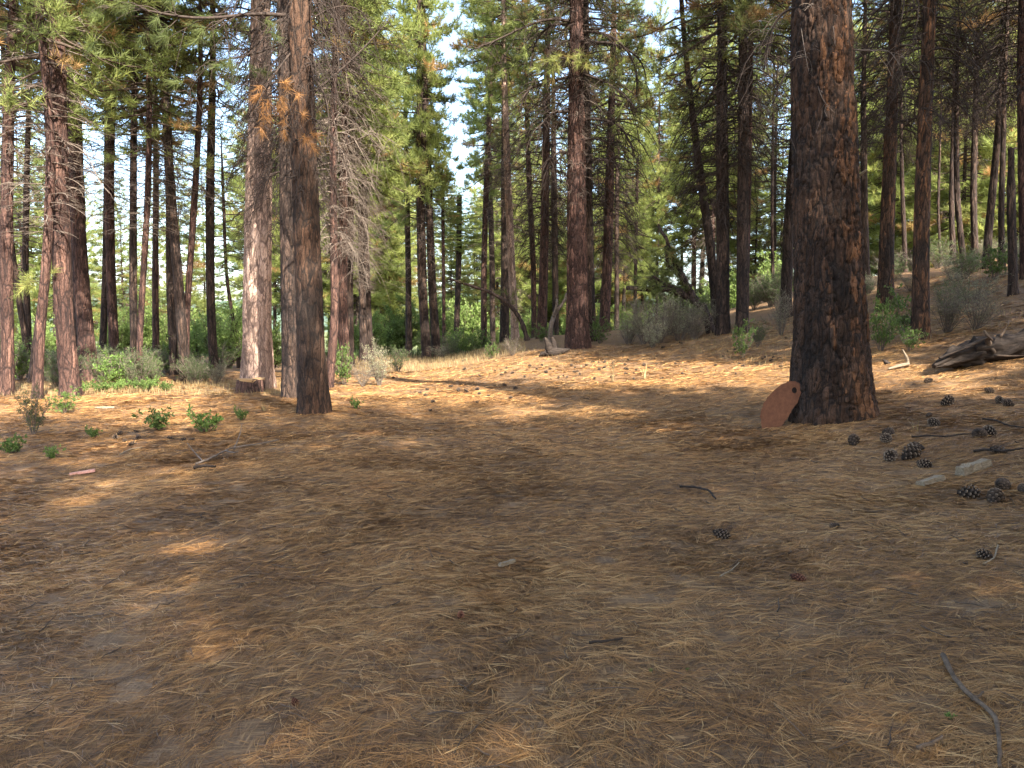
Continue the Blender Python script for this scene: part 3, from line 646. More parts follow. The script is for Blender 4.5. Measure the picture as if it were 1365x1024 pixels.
for k, (pts, dY) in enumerate((([(772, 42), (800, 42), (826, 52), (850, 90), (848, 130)], -.8), ([(774, 58), (810, 55), (840, 66), (860, 85), (863, 125)], .6),
                               ([(774, 98), (805, 108), (832, 125), (850, 150)], -1.2), ([(772, 160), (800, 158), (830, 168), (846, 205)], -.6),
                               ([(775, 186), (800, 184), (818, 195), (822, 230)], .8), ([(764, 30), (738, 22), (700, 35), (660, 55), (625, 68)], -.5),
                               ([(764, 34), (735, 30), (712, 55), (706, 100)], .7), ([(764, 102), (730, 108), (700, 120), (692, 150)], -.8),
                               ([(764, 148), (735, 150), (718, 170)], -1.0), ([(764, 205), (745, 202), (730, 215)], -.6), ([(774, 214), (798, 212), (820, 216)], -.6))):
    limb_on(cp, 'limb', pts, .05, TWIG_DARK, 26, 1.0, 1.1, 40 + k, dY, (NEEDLE, .7, .26, .012, 30, .4) if k in (0, 5) else None)
limb_on(cp, 'limb', [(765, 95), (760, 78), (742, 76), (734, 84)], .02, TWIG_DARK, 14, .45, .4, 61, -1.6, (NEEDLE, 1, .26, .012, 40, .72), 'short limb with a pale green tuft in the sun')
limb_on(cp, 'limb', [(768, 95), (778, 76), (776, 70)], .016, TWIG_DARK, 8, .35, .6, 62, -1.5, (NEEDLE, 1, .26, .012, 40, .7))
bl = 'stoutest reddish trunk of the left group with upturned limbs near its top'
limb_on(bl, 'limb', [(76, 58), (66, 45), (52, 38), (44, 20), (46, 0)], .05, LIMB, 8, .5, .2, 71, 0, None, 'upturned limb forking left')
limb_on(bl, 'limb', [(74, 48), (82, 30), (84, 10), (90, -12)], .05, LIMB, 8, .5, .2, 72, 0)
limb_on(bl, 'limb', [(80, 80), (84, 72), (92, 72), (98, 82)], .03, LIMB, 5, .4, .5, 73, -.3)
limb_on(bl, 'limb', [(86, 190), (106, 196), (122, 215), (130, 240), (146, 258)], .018, TWIG, 12, .5, .5, 74, -.6, None, 'pale dead limb hanging to the right')
limb_on(bl, 'limb', [(82, 370), (60, 375), (36, 376), (26, 372)], .012, TWIG_DARK, 10, .35, .2, 75, -1.0, (NEEDLE, 1, .2, .009, 40, .7), 'low limb with bright green tufts')
bt = 'nearest and thickest trunk, charred bark with orange plates and rusty plate at its foot'
limb_on(bt, 'limb', [(1062, 10), (1040, 16), (1026, 50), (1018, 92)], .018, TWIG_DARK, 16, .45, .8, 81, .3)
limb_on(bt, 'limb', [(1060, 62), (1048, 48), (1028, 46), (1012, 62)], .016, TWIG_DARK, 14, .45, .8, 82, .4)
limb_on(bt, 'limb', [(1061, 88), (1046, 100), (1034, 125), (1030, 148)], .014, TWIG_DARK, 10, .4, .8, 83, -.2)
limb_on(bt, 'limb', [(1131, 66), (1160, 68), (1186, 66), (1200, 88)], .012, TWIG, 10, .4, .7, 84, -.4)
limb_on(bt, 'dead_twig', [(1090, 56), (1084, 80), (1088, 110), (1098, 138), (1112, 150)], .008, TWIG, 4, .25, .6, 85, -.55, None, 'thin grey twig curling down the bark')
limb_on(bt, 'dead_twig', [(1064, 0), (1068, 40), (1074, 75), (1078, 95)], .007, TWIG, 3, .2, .6, 86, -.55)
limb_on(bt, 'dead_twig', [(1102, 0), (1110, 30), (1114, 62)], .007, TWIG, 3, .2, .6, 87, -.55)
o = limb_on(bt, 'branch_stub', [(1138, 238), (1148, 232), (1156, 226)], .035, GREYWOOD, 0, .1, 0, 88, -.1, None, 'pale broken branch stub on the right side')

LITTERWOOD = wood_mat('litter_twigs', (.035, .024, .017), (.13, .09, .062), (9, 9, 9))
# ================================================================== trunks lying, bent and broken
def bent(name, label, cat, Y, courses, mat, tuft=None, seed=1, part='branch'):
    """first course (pixel path, radius px start, end) is the stem, the others are its branches"""
    b = courses[0][0][0]; X0 = at(b[0], b[1], Y)[0]; z0 = float(terr(X0, Y)); root = empty(name, (X0, Y, z0), label, cat)
    rs = np.random.default_rng(seed)
    for k, (pts, ra, rb_) in enumerate(courses):
        P = [at(x, y, Y) - np.array([X0, Y, z0]) for x, y in pts]
        if k == 0: P[0][2] = min(P[0][2], -.1)
        P = smooth_path(P, 26); P[:, 1] += fbm(np.arange(26) * .15 + k * 9, np.zeros(26), seed, 2) * 1.2 * np.linspace(0, 1, 26)
        P += rs.normal(0, .006, P.shape)
        mb = MB(); R = np.linspace(ra, rb_, 26) * Y / F; V, f3, f4 = tube(P, R * (1 + .12 * rs.normal(size=26)), 9); mb.add(V, f3, f4)
        tips = []; td = []
        for q in range(0 if not tuft else 16):
            i = rs.integers(8, 25); d = rs.normal(0, 1, 3); d /= np.linalg.norm(d); T = P[i] + d * np.linspace(0, 1, 4)[:, None] * rs.uniform(.25, .8)
            V, f3, f4 = tube(T, [.012, .009, .006, .004], 3, False); mb.add(V, f3, f4); tips.append(T[-1]); td.append(d)
        o = link('stem' if k == 0 else part, mb.mesh('stem', mat), root)
        if tuft:
            fm = MB(); tufts(fm, np.array(tips), np.array(td), 30, .3, .03, np.clip(rs.normal(tuft, .1, len(tips)), 0, .85), .9, rs)
            link('needle_tufts', fm.mesh('needle_tufts', NEEDLE_DULL, False), o)
    return root
bent('bent_pine', 'arched fallen pine bowing to the left over grey sagebrush', 'tree', 26,
     [([(950, 428), (938, 408), (915, 392), (885, 384), (860, 386), (835, 384)], 8, 3), ([(926, 398), (912, 375), (900, 350), (888, 325), (880, 300)], 5, 2),
      ([(912, 376), (900, 362), (890, 355), (884, 330)], 3.5, 1.5), ([(936, 410), (922, 398), (905, 393), (893, 386)], 4, 2), ([(900, 384), (880, 375), (868, 368)], 2, 1)], BARK_FAR, .35, 5)
bent('bent_sapling', 'thin sapling bent over to the left beside the pale-barked trunk', 'tree', 34,
     [([(704, 455), (698, 435), (688, 415), (672, 400), (650, 388), (625, 380), (600, 372)], 3.6, 1.4)], BARK_FAR, .6, 6)
bent('dead_stem', 'pale curved dead stem left of the central big pine', 'dead tree', 30,
     [([(733, 452), (734, 435), (740, 418), (752, 402), (756, 392)], 3.6, 2.0), ([(738, 422), (742, 405), (743, 392)], 2, 1)], TWIG, None, 7)
def lump(mb, P, R, k=14, rough=.18, seed=1, flat=1.0, close=True):
    """irregular log: tube with uneven radius and grain ridges"""
    n = 46; Q = smooth_path(P, n); Rq = np.interp(np.linspace(0, 1, n), np.linspace(0, 1, len(R)), R)
    V, f3, f4 = tube(Q, Rq, k, close); W = V[:n * k].reshape(n, k, 3) - Q[:, None]
    aa = np.arange(k)[None]; ss = np.arange(n)[:, None] * .09
    s = 1 + rough * 2 * fbm(np.cos(aa / k * 2 * PI) * 1.6 + 5 + seed, np.sin(aa / k * 2 * PI) * 1.6 + ss * 1.2, seed, 3) + rough * .22 * np.sin(aa / k * 2 * PI * 7 + seed + ss * 2) + rough * .12 * np.sin(aa / k * 2 * PI * 15 + 2 * seed - ss)
    W = W * s[..., None]; W[..., 2] *= flat; V[:n * k] = (Q[:, None] + W).reshape(-1, 3); mb.add(V, f3, f4)
def ground_thing(name, label, cat, x, y, group=None):
    p = hit(x, y); return empty(name, tuple(p), label, cat, group), p
r1, p1 = ground_thing('fallen_log', 'dark rotten hollow log lying on the needles at the right edge', 'log', 1290, 490)
q = p1[1] / F; mb = MB(); lump(mb, [(-52 * q, -.15, 2 * q), (-24 * q, -.05, 12 * q), (12 * q, .1, 19 * q), (34 * q, .25, 17 * q)], [.04, .15, .22, .17], 40, .5, 3)
link('log_body', mb.mesh('log_body', DARKWOOD), r1)
mb = MB(); lump(mb, [(-48 * q, -.22, 13 * q), (-16 * q, -.26, 27 * q), (14 * q, -.2, 40 * q)], [.03, .05, .04], 10, .3, 5, .5); link('loose_bark_slab', mb.mesh('loose_bark_slab', DARKWOOD), r1)
mb = MB(); lump(mb, [(14 * q, -.2, 42 * q), (20 * q, -.15, 30 * q), (26 * q, -.2, 20 * q)], [.03, .05, .02], 8, .3, 6, 1)
V, f3, f4 = tube(smooth_path([(10 * q, -.2, 50 * q), (12 * q, -.22, 44 * q), (20 * q, -.25, 36 * q)], 8), [.012, .02, .022, .025, .025, .02, .016, .01], 6); mb.add(V, f3, f4)
link('splinter', mb.mesh('splinter', LITTERWOOD), r1)
r1, p1 = ground_thing('fallen_log', 'second rotten log tilting up behind the hollow one at the right edge', 'log', 1345, 482)
q = p1[1] / F; mb = MB(); lump(mb, [(-36 * q, .3, 16 * q), (-5 * q, .2, 14 * q), (30 * q, .1, 26 * q), (60 * q, .0, 40 * q)], [.20, .21, .19, .15], 36, .42, 8)
link('log_body', mb.mesh('log_body', DARKWOOD), r1)
mb = MB(); V, f3, f4 = tube(smooth_path([(-16 * q, -.05, 32 * q), (-10 * q, -.05, 42 * q), (-7 * q, -.1, 52 * q)], 8), np.linspace(.025, .006, 8), 5); mb.add(V, f3, f4)
V, f3, f4 = tube(smooth_path([(-25 * q, -.1, 8 * q), (0, -.14, 7 * q), (10 * q, -.18, 8 * q)], 8), np.linspace(.02, .01, 8), 5); mb.add(V, f3, f4)
link('splinter', mb.mesh('splinter', LITTERWOOD), r1)
r1, p1 = ground_thing('driftwood_piece', 'pale grey forked wood piece lying between the nearest trunk and the log', 'wood', 1198, 492)
q = p1[1] / F; mb = MB(); lump(mb, [(-14 * q, 0, 0), (0, 0, 4 * q), (13 * q, 0, 7 * q)], [.02, .06, .05], 10, .2, 9, .6); lump(mb, [(12 * q, 0, 4 * q), (11 * q, 0, 14 * q), (5 * q, .02, 26 * q)], [.035, .025, .008], 8, .15, 10)
link('wood', mb.mesh('wood', GREYWOOD), r1)
r1, p1 = ground_thing('dark_root', 'short dark root stub left of the pale forked wood piece', 'wood', 1182, 486)
q = p1[1] / F; mb = MB(); lump(mb, [(-5 * q, 0, 6 * q), (0, 0, 2 * q), (6 * q, 0, 0)], [.02, .05, .02], 8, .3, 12); link('wood', mb.mesh('wood', DARKWOOD), r1)
r1, p1 = ground_thing('rotten_stump', 'dark twisted rotten stump left of the central big pine', 'stump', 738, 474)
q = p1[1] / F; mb = MB()
for k, (pp, rr_) in enumerate((([(-14 * q, 0, 0), (-2 * q, 0, 4 * q), (12 * q, 0, 6 * q), (22 * q, .1, 8 * q)], [.05, .14, .10, .03]), ([(-4 * q, 0, 2 * q), (-6 * q, 0, 12 * q), (-12 * q, 0, 24 * q)], [.14, .12, .02]),
                              ([(2 * q, 0, 3 * q), (0, .1, 14 * q), (-2 * q, .1, 24 * q)], [.10, .10, .05]), ([(-10 * q, -.1, 3 * q), (-16 * q, -.1, 2 * q), (-20 * q, -.1, -1 * q)], [.09, .06, .02]))):
    lump(mb, pp, rr_, 10, .35, 20 + k)
link('wood', mb.mesh('wood', DARKWOOD), r1)
# cut stump at the foot of the pale trunk
X0, Y0, _ = at(334, 524, 18.3); z0 = float(terr(X0, Y0)); r1 = empty('cut_stump', (X0, Y0, z0), 'low sawn stump with a fresh orange top against the pale trunk', 'stump')
P = np.stack([np.zeros(30), np.zeros(30), np.linspace(0, .29, 30)], 1)
link('stump_bark', make_trunk(P, lambda h: .30 - .05 * h, BARK_RED, 40, np.linspace(-.2, .29, 20), .1, .3, .02, 9, .15), r1)
mb = MB(); t_ = np.arange(30) / 30 * 2 * PI; rr_ = .315 * (1 + .05 * np.sin(t_ * 3)); ring = np.stack([rr_ * np.cos(t_), rr_ * np.sin(t_), 0.305 + .02 * np.sin(t_ * 2)], 1)
low = ring * [.97, .97, 1] - [0, 0, .05]; V = np.concatenate([ring, low, [[0, 0, .315]]]); j = np.arange(30); j2 = (j + 1) % 30
mb.add(V, np.stack([j, j2, np.full(30, 60)], -1), np.stack([j + 30, j2 + 30, j2, j], -1)); link('cut_face', mb.mesh('cut_face', CUTWOOD, False), r1)
# rusty plate leaning on the nearest trunk
rm, nt, b_, _o = newmat('rusty_iron'); n_ = noise(nt, coords(nt), 14, 8, .8)
nt.links.new(ramp(nt, n_, [(.3, (.075, .028, .013)), (.7, (.175, .068, .030))]), b_.inputs['Base Color']); b_.inputs['Roughness'].default_value = .75
b_.inputs['Metallic'].default_value = .1; bump(nt, noise(nt, coords(nt), 60, 4, .7), b_, .3, .005)
pb = hit(1034, 571); q = pb[1] / F
ol = [(-17, -3), (-5, -4), (5, 1), (14, 12), (19, 20), (21, 28), (28, 36), (32, 47), (33, 57), (34, 64), (26, 67), (14, 66), (3, 58), (-8, 47), (-16, 34), (-20, 18)]
ol = smooth_path([(a * q, 0, b * q) for a, b in ol + ol[:1]], 64)[:-1]
hole = np.array([(24.5 * q + 3.2 * q * math.cos(a), 0, 54 * q + 4.5 * q * math.sin(a)) for a in np.arange(16) / 16 * 2 * PI])
ol[:, 0] += .004 * np.random.default_rng(3).normal(size=len(ol)); ol[:, 2] += .004 * np.random.default_rng(4).normal(size=len(ol))
bm_v = [tuple(v) for v in ol] + [tuple(v) for v in hole]
import bmesh
bm = bmesh.new(); vs = [bm.verts.new(v) for v in bm_v]; no = len(ol)
es = [bm.edges.new((vs[i], vs[(i + 1) % no])) for i in range(no)] + [bm.edges.new((vs[no + i], vs[no + (i + 1) % 16])) for i in range(16)]
bmesh.ops.triangle_fill(bm, edges=es, use_beauty=True, use_dissolve=False)
ex = bmesh.ops.extrude_face_region(bm, geom=list(bm.faces)); bmesh.ops.translate(bm, vec=(0, .012, 0), verts=[g_ for g_ in ex['geom'] if isinstance(g_, bmesh.types.BMVert)])
bmesh.ops.recalc_face_normals(bm, faces=list(bm.faces)); me = bpy.data.meshes.new('rusty_plate'); bm.to_mesh(me); bm.free(); me.materials.append(rm)
o = link('rusty_plate', me, None, tuple(pb)); o.rotation_euler = (math.radians(-22), 0, math.radians(-14))
tag(o, 'rust brown iron plate with a hole leaning on the nearest trunk', 'metal plate')
# chip of red board on the left, wood chunks on the right
def slab(name, label, cat, x, y, L, W, T, rz, tilt, mat, seed=1):
    p = hit(x, y); mb = MB(); rs = np.random.default_rng(seed); n = 12
    s = np.linspace(-.5, .5, n); wv = W * (1 + .12 * rs.normal(size=n)); V = []
    for i in range(n):
        a, b = wv[i] / 2, T / 2 * (1 + .15 * rs.normal())
        V += [(s[i] * L, -a, -b), (s[i] * L, a, -b), (s[i] * L, a * .8, b), (s[i] * L, -a * .7, b * 1.1)]
    i = np.arange(n - 1)[:, None] * 4; j = np.arange(4)[None]; j2 = (j + 1) % 4
    F4 = np.concatenate([np.stack([i + j, i + j2, i + 4 + j2, i + 4 + j], -1).reshape(-1, 4), [[3, 2, 1, 0], [4 * n - 4, 4 * n - 3, 4 * n - 2, 4 * n - 1]]])
    mb.add(V, None, F4); o = link(name, mb.mesh(name, mat, False), None, (p[0], p[1], p[2] + T * .45 + .014)); o.rotation_euler = (0, tilt, rz); return tag(o, label, cat)
PINK = wood_mat('faded_red_clay', (.42, .18, .12), (.62, .32, .22), (20, 20, 20))
slab('clay_chip', 'small faded red chip lying on the needles at the left', 'debris', 110, 633, .24, .10, .02, .5, -.1, PINK, 2)
slab('wood_chunk', 'flat grey split piece of wood left of the thicker wood chunk', 'wood', 1241, 645, .30, .075, .035, .5, -.1, GREYWOOD, 3)
slab('wood_chunk', 'thick grey wood chunk with a dark broken end by the pine cones', 'wood', 1297, 630, .40, .10, .07, .5, -.12, GREYWOOD, 4)
slab('wood_chip', 'little pale stick lying alone in the foreground centre', 'wood', 676, 756, .15, .028, .022, .9, .05, GREYWOOD, 5)
slab('wood_chip', 'pale weathered sliver left of the two green plants', 'wood', 140, 545, .34, .05, .03, .2, .0, GREYWOOD, 6)
# sticks
STICKWOOD = wood_mat('grey_brown_stick', (.05, .034, .023), (.20, .135, .088), (14, 14, 14))
def stick(label, pts, r, mat, subs=(), lift=.02, name='stick', cat='stick'):
    W = np.array([hit(x, y) for x, y in pts]); b = W[0].copy(); root = empty(name, tuple(b), label, cat)
    for k, (pp, ra) in enumerate([(pts, r)] + [(s_, r * .55) for s_ in subs]):
        P = np.array([hit(x, y) for x, y in pp]) - b; up = np.linspace(0, 1, len(P)) if k else np.zeros(len(P))
        P[:, 2] += lift + ra + .008
        if k: P[:, 2] += up * (.12 if name == 'dry_branch' else .03)
        P = smooth_path(P, 22); rs = np.random.default_rng(len(pts) * 7 + k); P += rs.normal(0, r * .12, P.shape)
        mb = MB(); V, f3, f4 = tube(P, np.linspace(ra, ra * .55, 22) * (1 + .1 * rs.normal(size=22)), 7); mb.add(V, f3, f4); link('stem' if k == 0 else 'side_twig', mb.mesh('stem', mat), root)
    return root
stick('thick bent grey stick at the bottom right corner', [(1256, 884), (1272, 915), (1296, 945), (1327, 966), (1331, 995), (1332, 1040)], .012, STICKWOOD, ([(1296, 945), (1304, 946), (1310, 943)],), .012)
stick('short grey stick near the bottom right, left of the thick bent one', [(1222, 1012), (1240, 1008), (1256, 998)], .008, STICKWOOD)
stick('dark curved twig in the middle of the right foreground', [(906, 655), (925, 655), (945, 660), (954, 672)], .012, DARKWOOD)
stick('slim dark stick running right between the pine cones', [(1215, 588), (1238, 585), (1262, 588), (1285, 583), (1300, 584), (1318, 579)], .010, DARKWOOD)
stick('long thin dark stick slanting up to the right edge', [(1310, 563), (1330, 566), (1342, 572), (1364, 575)], .012, DARKWOOD)
stick('thick dark stick lying at the right edge above the wood chunks', [(1298, 608), (1314, 605), (1335, 608), (1364, 604)], .014, DARKWOOD)
stick('dry forked branch curving over the needles left of centre', [(262, 625), (280, 618), (308, 603), (340, 598), (372, 592)], .014, TWIG, ([(270, 620), (258, 613), (250, 609)], [(312, 604), (320, 590), (323, 580)], [(300, 606), (312, 616), (318, 622)]), .03, 'dry_branch', 'branch')
stick('short blackened stick under the dry forked branch', [(258, 630), (275, 627), (288, 628)], .02, DARKWOOD)
stick('bleached twig lying right of the faded red chip', [(160, 610), (175, 603), (190, 600)], .010, GREYWOOD)
stick('thin twig standing among needles at far right below the chunks', [(1330, 735), (1325, 752), (1310, 760)], .006, GREYWOOD)
stick('thin brown twig in the centre foreground', [(785, 868), (805, 866), (830, 862)], .007, DARKWOOD)
stick('thin grey twig left of the big round pine cone', [(960, 776), (975, 768), (985, 758)], .006, GREYWOOD)

# ================================================================== pine cones
CONE_M, nt, b_, _o = newmat('pine_cone_scales')
nt.links.new(ramp(nt, attr(nt, 'tint'), [(0, (.02, .014, .010)), (.6, (.085, .056, .038)), (1, (.25, .185, .13))]), b_.inputs['Base Color'])
CONE_R, nt, b_, _o = newmat('pine_cone_scales_red')
nt.links.new(ramp(nt, attr(nt, 'tint'), [(0, (.03, .012, .008)), (.6, (.13, .045, .025)), (1, (.30, .15, .09))]), b_.inputs['Base Color'])
def cone_mesh(ns, mat, seed):
    rs = np.random.default_rng(seed); mb = MB()
    # core and overlapping scales on a golden-angle spiral; length 1 along x
    t = np.linspace(0, 1, 9); V, f3, f4 = tube(np.stack([t - .5, 0 * t, 0 * t], 1), .26 * np.sin(PI * np.clip(t * .86 + .1, 0, 1))**.8, 8); mb.add(V, f3, f4, 0.0)
    for k in range(ns):
        t = (k + .5) / ns; a = k * 2.39996; r = .40 * math.sin(PI * (t * .86 + .1))**.8
        d = np.array([0, math.cos(a), math.sin(a)]); s = np.array([0, -math.sin(a), math.cos(a)]); ax = np.array([1.0, 0, 0])
        p0 = ax * (t - .5) + d * r * .55; out = d * .85 + ax * (.55 - .2 * t); out /= np.linalg.norm(out); L = .22 * (.6 + .8 * math.sin(PI * t)) ; w = .095 * (.6 + .6 * math.sin(PI * t))
        up = np.cross(out, s); p1 = p0 + out * L
        V = [p0 - s * w * .5, p0 + s * w * .5, p1 + s * w - up * .02, p1 - s * w - up * .02, p1 + out * .05 + up * .02, p1 + s * w * .8 + up * .05, p1 - s * w * .8 + up * .05]
        mb.add(V, [[2, 4, 3], [2, 5, 4], [4, 6, 3], [4, 5, 6]], [[0, 1, 2, 3], [1, 0, 6, 5]], np.array([0, 0, .55, .55, 1, .9, .9]) * rs.uniform(.7, 1.1))
    return mb.mesh('pine_cone', mat, False)
CM = [cone_mesh(64, CONE_M, 1), cone_mesh(52, CONE_M, 2)]; CR = cone_mesh(60, CONE_R, 3); CS = cone_mesh(26, CONE_M, 4)
rc = np.random.default_rng(9)
def cone(x, y, px, label, me=None, group=None):
    p = hit(x, y + px * .3); s = .95 * px * p[1] / F
    o = link('pine_cone', me or CM[rc.integers(2)], None, (p[0], p[1], p[2] + s * rc.uniform(.20, .32))); o.scale = (s * rc.uniform(.9, 1.15), s * rc.uniform(.75, 1), s * rc.uniform(.65, .9))
    o.rotation_euler = (rc.uniform(0, 6.28), rc.uniform(-.7, .5), rc.uniform(0, 6.28)); return tag(o, label, 'pine cone', group)
for x, y, px, lab, me in (
    (961, 711, 23, 'grey-tipped pine cone standing alone right of the foreground centre', None), (1063, 768, 21, 'reddish open pine cone lying in the right foreground', CR),
    (614, 820, 14, 'small dark red pine cone lying in the centre foreground', CR), (1290, 657, 24, 'dark pine cone just below the thick grey wood chunk', None),
    (1326, 663, 27, 'lower of two touching pine cones near the right edge', None), (1335, 646, 25, 'upper of two touching pine cones near the right edge', None),
    (1364, 652, 18, 'pine cone cut by the right edge of the photo', None), (1213, 604, 26, 'large pine cone in the middle of a cluster right of the nearest trunk', None),
    (1186, 608, 22, 'left pine cone of the cluster right of the nearest trunk', None), (1231, 617, 24, 'right pine cone of the cluster, just above the flat grey wood piece', None),
    (1222, 596, 19, 'hindmost pine cone of the cluster right of the nearest trunk', None), (1183, 576, 17, 'upper cone of the dark pair close to the nearest trunk', None),
    (1180, 585, 17, 'lower cone of the dark pair close to the nearest trunk', None), (1138, 588, 20, 'dark cone lying in front of the nearest trunk', None),
    (1246, 563, 19, 'dark pine cone above a sunny patch right of the nearest trunk', None), (1305, 577, 20, 'left cone of two dark ones by the long stick end', None),
    (1320, 575, 20, 'right cone of two dark ones by the long stick end', None), (1262, 535, 20, 'pine cone on bare needles below the pale forked wood piece', None),
    (1332, 533, 16, 'left pine cone of two below the second rotten log', None), (1345, 537, 15, 'right pine cone of two below the second rotten log', None),
    (1238, 507, 12, 'small pine cone left of the hollow log', None), (1318, 521, 13, 'pine cone in front of the hollow log', None),
    (1238, 553, 10, 'tiny cone left of the sunny patch', None), (1113, 700, 15, 'half buried cone in the right foreground', None),
    (1315, 741, 22, 'weathered cone sunk in needles at the right foreground', None), (393, 937, 13, 'dark broken cone near the bottom left of centre', CR),
    (1330, 600, 20, 'dark cone touching the thick stick at the right edge', None)):
    cone(x, y, px, lab, me)
pts = [(rc.normal(760, 80), rc.uniform(478, 505)) for _ in range(46)]
for x, y in pts: cone(x, y, rc.uniform(4, 6.5), 'tiny dark pine cone, one of many scattered below the central big pine', CS, 'cones below the central pine')
for x, y in [(rc.uniform(560, 720), rc.uniform(512, 548)) for _ in range(16)]: cone(x, y, rc.uniform(5, 8), 'small pine cone scattered in the sunny band of the clearing', CS, 'cones in the sunny band')
for x, y in [(rc.uniform(880, 1050), rc.uniform(450, 500)) for _ in range(18)]: cone(x, y, rc.uniform(4, 6.5), 'tiny pine cone on the slope left of the nearest trunk', CS, 'cones on the slope')
for x, y in [(rc.uniform(150, 300), rc.uniform(575, 592)) for _ in range(9)]: cone(x, y, rc.uniform(7, 12), 'dark cone lying just below the two green plants on the left', CS, 'cones below the green plants')

# ================================================================== shrubs and plants
def shrub_meshes(seed, n_stem, h, spread, leaf, n_leaf, mat, wood=TWIG, aspect=.45, twig=0, upright=.5):
    """unit shrub about 1 m high: branching stems and many small leaves"""
    rs = np.random.default_rng(seed); st = MB(); lf = MB(); Pp = []; Dd = []
    for k in range(n_stem):
        a = rs.uniform(0, 6.28); out = spread * rs.uniform(.2, 1); hh = h * rs.uniform(.55, 1.05); s = np.linspace(0, 1, 6)[:, None]
        P = np.array([math.cos(a), math.sin(a), 0]) * out * s**(.6 + upright) + np.array([0, 0, hh]) * s + np.cumsum(rs.normal(0, .02 * h, (6, 3)), 0) * s
        P += np.array([math.cos(a), math.sin(a), 0]) * .05 * spread
        V, f3, f4 = tube(P, np.linspace(.010, .003, 6) * h, 4, False); st.add(V, f3, f4)
        for q in range(5 + twig):
            u = rs.uniform(.25, 1) * 5; i = min(4, int(u)); p0 = P[i] + (P[i + 1] - P[i]) * (u - i); d = rs.normal(0, 1, 3); d[2] = abs(d[2]) * .7; d /= np.linalg.norm(d); l2 = h * rs.uniform(.12, .32)
            T = p0 + d * l2 * np.linspace(0, 1, 4)[:, None] + np.cumsum(rs.normal(0, .01 * h, (4, 3)), 0); V, f3, f4 = tube(T, np.linspace(.005, .002, 4) * h, 3, False); st.add(V, f3, f4)
            m = rs.poisson(n_leaf)
            if m: uu = rs.uniform(.2, 1.05, m); Pp.append(p0 + d * l2 * uu[:, None] + rs.normal(0, .02 * h, (m, 3))); Dd.append(d + rs.normal(0, .8, (m, 3)))
    P = np.concatenate(Pp); D = np.concatenate(Dd); D[:, 2] += .15; D /= np.linalg.norm(D, axis=1)[:, None]; m = len(P)
    S = np.cross(D, rs.normal(size=(m, 3))); S /= np.linalg.norm(S, axis=1)[:, None]; L = leaf * rs.uniform(.6, 1.2, (m, 1)); Wd = L * aspect
    U = np.cross(D, S); V = np.stack([P, P + D * L * .5 + S * Wd * .5 + U * L * .06, P + D * L - U * L * .08, P + D * L * .5 - S * Wd * .5 + U * L * .06], 1).reshape(-1, 3)
    lf.add(V, None, np.arange(m * 4).reshape(-1, 4), np.repeat(np.clip(rs.normal(.45, .25, m), 0, 1), 4))
    return st.mesh('stems', wood), lf.mesh('leaves', mat, False)
SH = {'green': [shrub_meshes(1, 16, 1, .55, .085, 15, BROAD), shrub_meshes(2, 14, 1, .65, .085, 15, BROAD)],
      'olive': [shrub_meshes(3, 22, 1, .6, .05, 14, OLIVE, TWIG, .35, 3), shrub_meshes(4, 24, 1, .7, .05, 14, OLIVE, TWIG, .35, 3)],
      'sage': [shrub_meshes(5, 26, 1, .6, .045, 11, SAGE, TWIG, .3, 4), shrub_meshes(6, 26, 1, .75, .045, 9, SAGE, TWIG, .3, 4)],
      'bare': [shrub_meshes(7, 30, 1, .7, .04, 4, SAGE, TWIG, .3, 6), shrub_meshes(8, 26, 1, .6, .04, 2, SAGE, TWIG, .3, 6)],
      'low': [shrub_meshes(9, 14, 1, 1.1, .17, 8, BROAD, LIMB, .45), shrub_meshes(10, 12, 1, 1.0, .19, 7, BROAD, LIMB, .5)],
      'tall': [shrub_meshes(11, 20, 1, .38, .06, 26, LIGHTLEAF, LIMB, .5, 3), shrub_meshes(12, 20, 1, .42, .06, 26, LIGHTLEAF, LIMB, .5, 3)]}
rsb = np.random.default_rng(77)
def shrub(kind, x, Y, hpx, label, wide=1.0, group=None, cat='shrub', ypx=None, sink=.04):
    """x = centre on the photograph, Y = depth (or ypx = foot on the photograph), hpx = height on the photograph"""
    if ypx is not None: p = hit(x, ypx); X, Y, z = p
    else: X = at(x, 450, Y)[0]; z = float(terr(X, Y))
    h = hpx * Y / F; st, lf = SH[kind][rsb.integers(2)]
    nm = {'low': 'leafy_plant', 'sage': 'sagebrush', 'bare': 'bare_bush'}.get(kind, 'shrub')
    root = empty(nm, (X, Y, z - sink * h), label, cat, group); root.rotation_euler = (0, 0, rsb.uniform(0, 6.28)); root.scale = (h * wide, h * wide, h)
    link('stems', st, root); link('leaves', lf, root); return root
shrub('low', 213, None, 32, 'left of the two dark green plants on the needles', .95, None, 'plant', 574)
shrub('low', 275, None, 32, 'right of the two dark green plants on the needles', .85, None, 'plant', 577)
shrub('low', 322, None, 18, 'little bright seedling right of the two dark green plants', .7, None, 'plant', 561)
shrub('low', 20, None, 26, 'dark green plant at the left edge of the needle floor', 1.0, None, 'plant', 605)
shrub('low', 68, None, 20, 'small dark plant right of the one at the left edge', .8, None, 'plant', 613)
shrub('low', 124, None, 16, 'pale green sprig on the needles below the stoutest left trunk', .8, None, 'plant', 584)
shrub('olive', 45, None, 66, 'thin grey green bush in front of the leaning pine foot', .55, None, 'shrub', 580)
shrub('green', 85, None, 34, 'bright leafy bush at the foot of the stoutest left trunk', 1.1, None, 'shrub', 552)
shrub('low', 474, None, 16, 'small weed right of the nearest left trunk', .6, None, 'plant', 546)
shrub('green', 458, 21.5, 58, 'yellow green leafy bush right of the slender pinkish trunk', .6)
shrub('sage', 505, 21.5, 58, 'pale sagebrush clump where the path begins', .62)
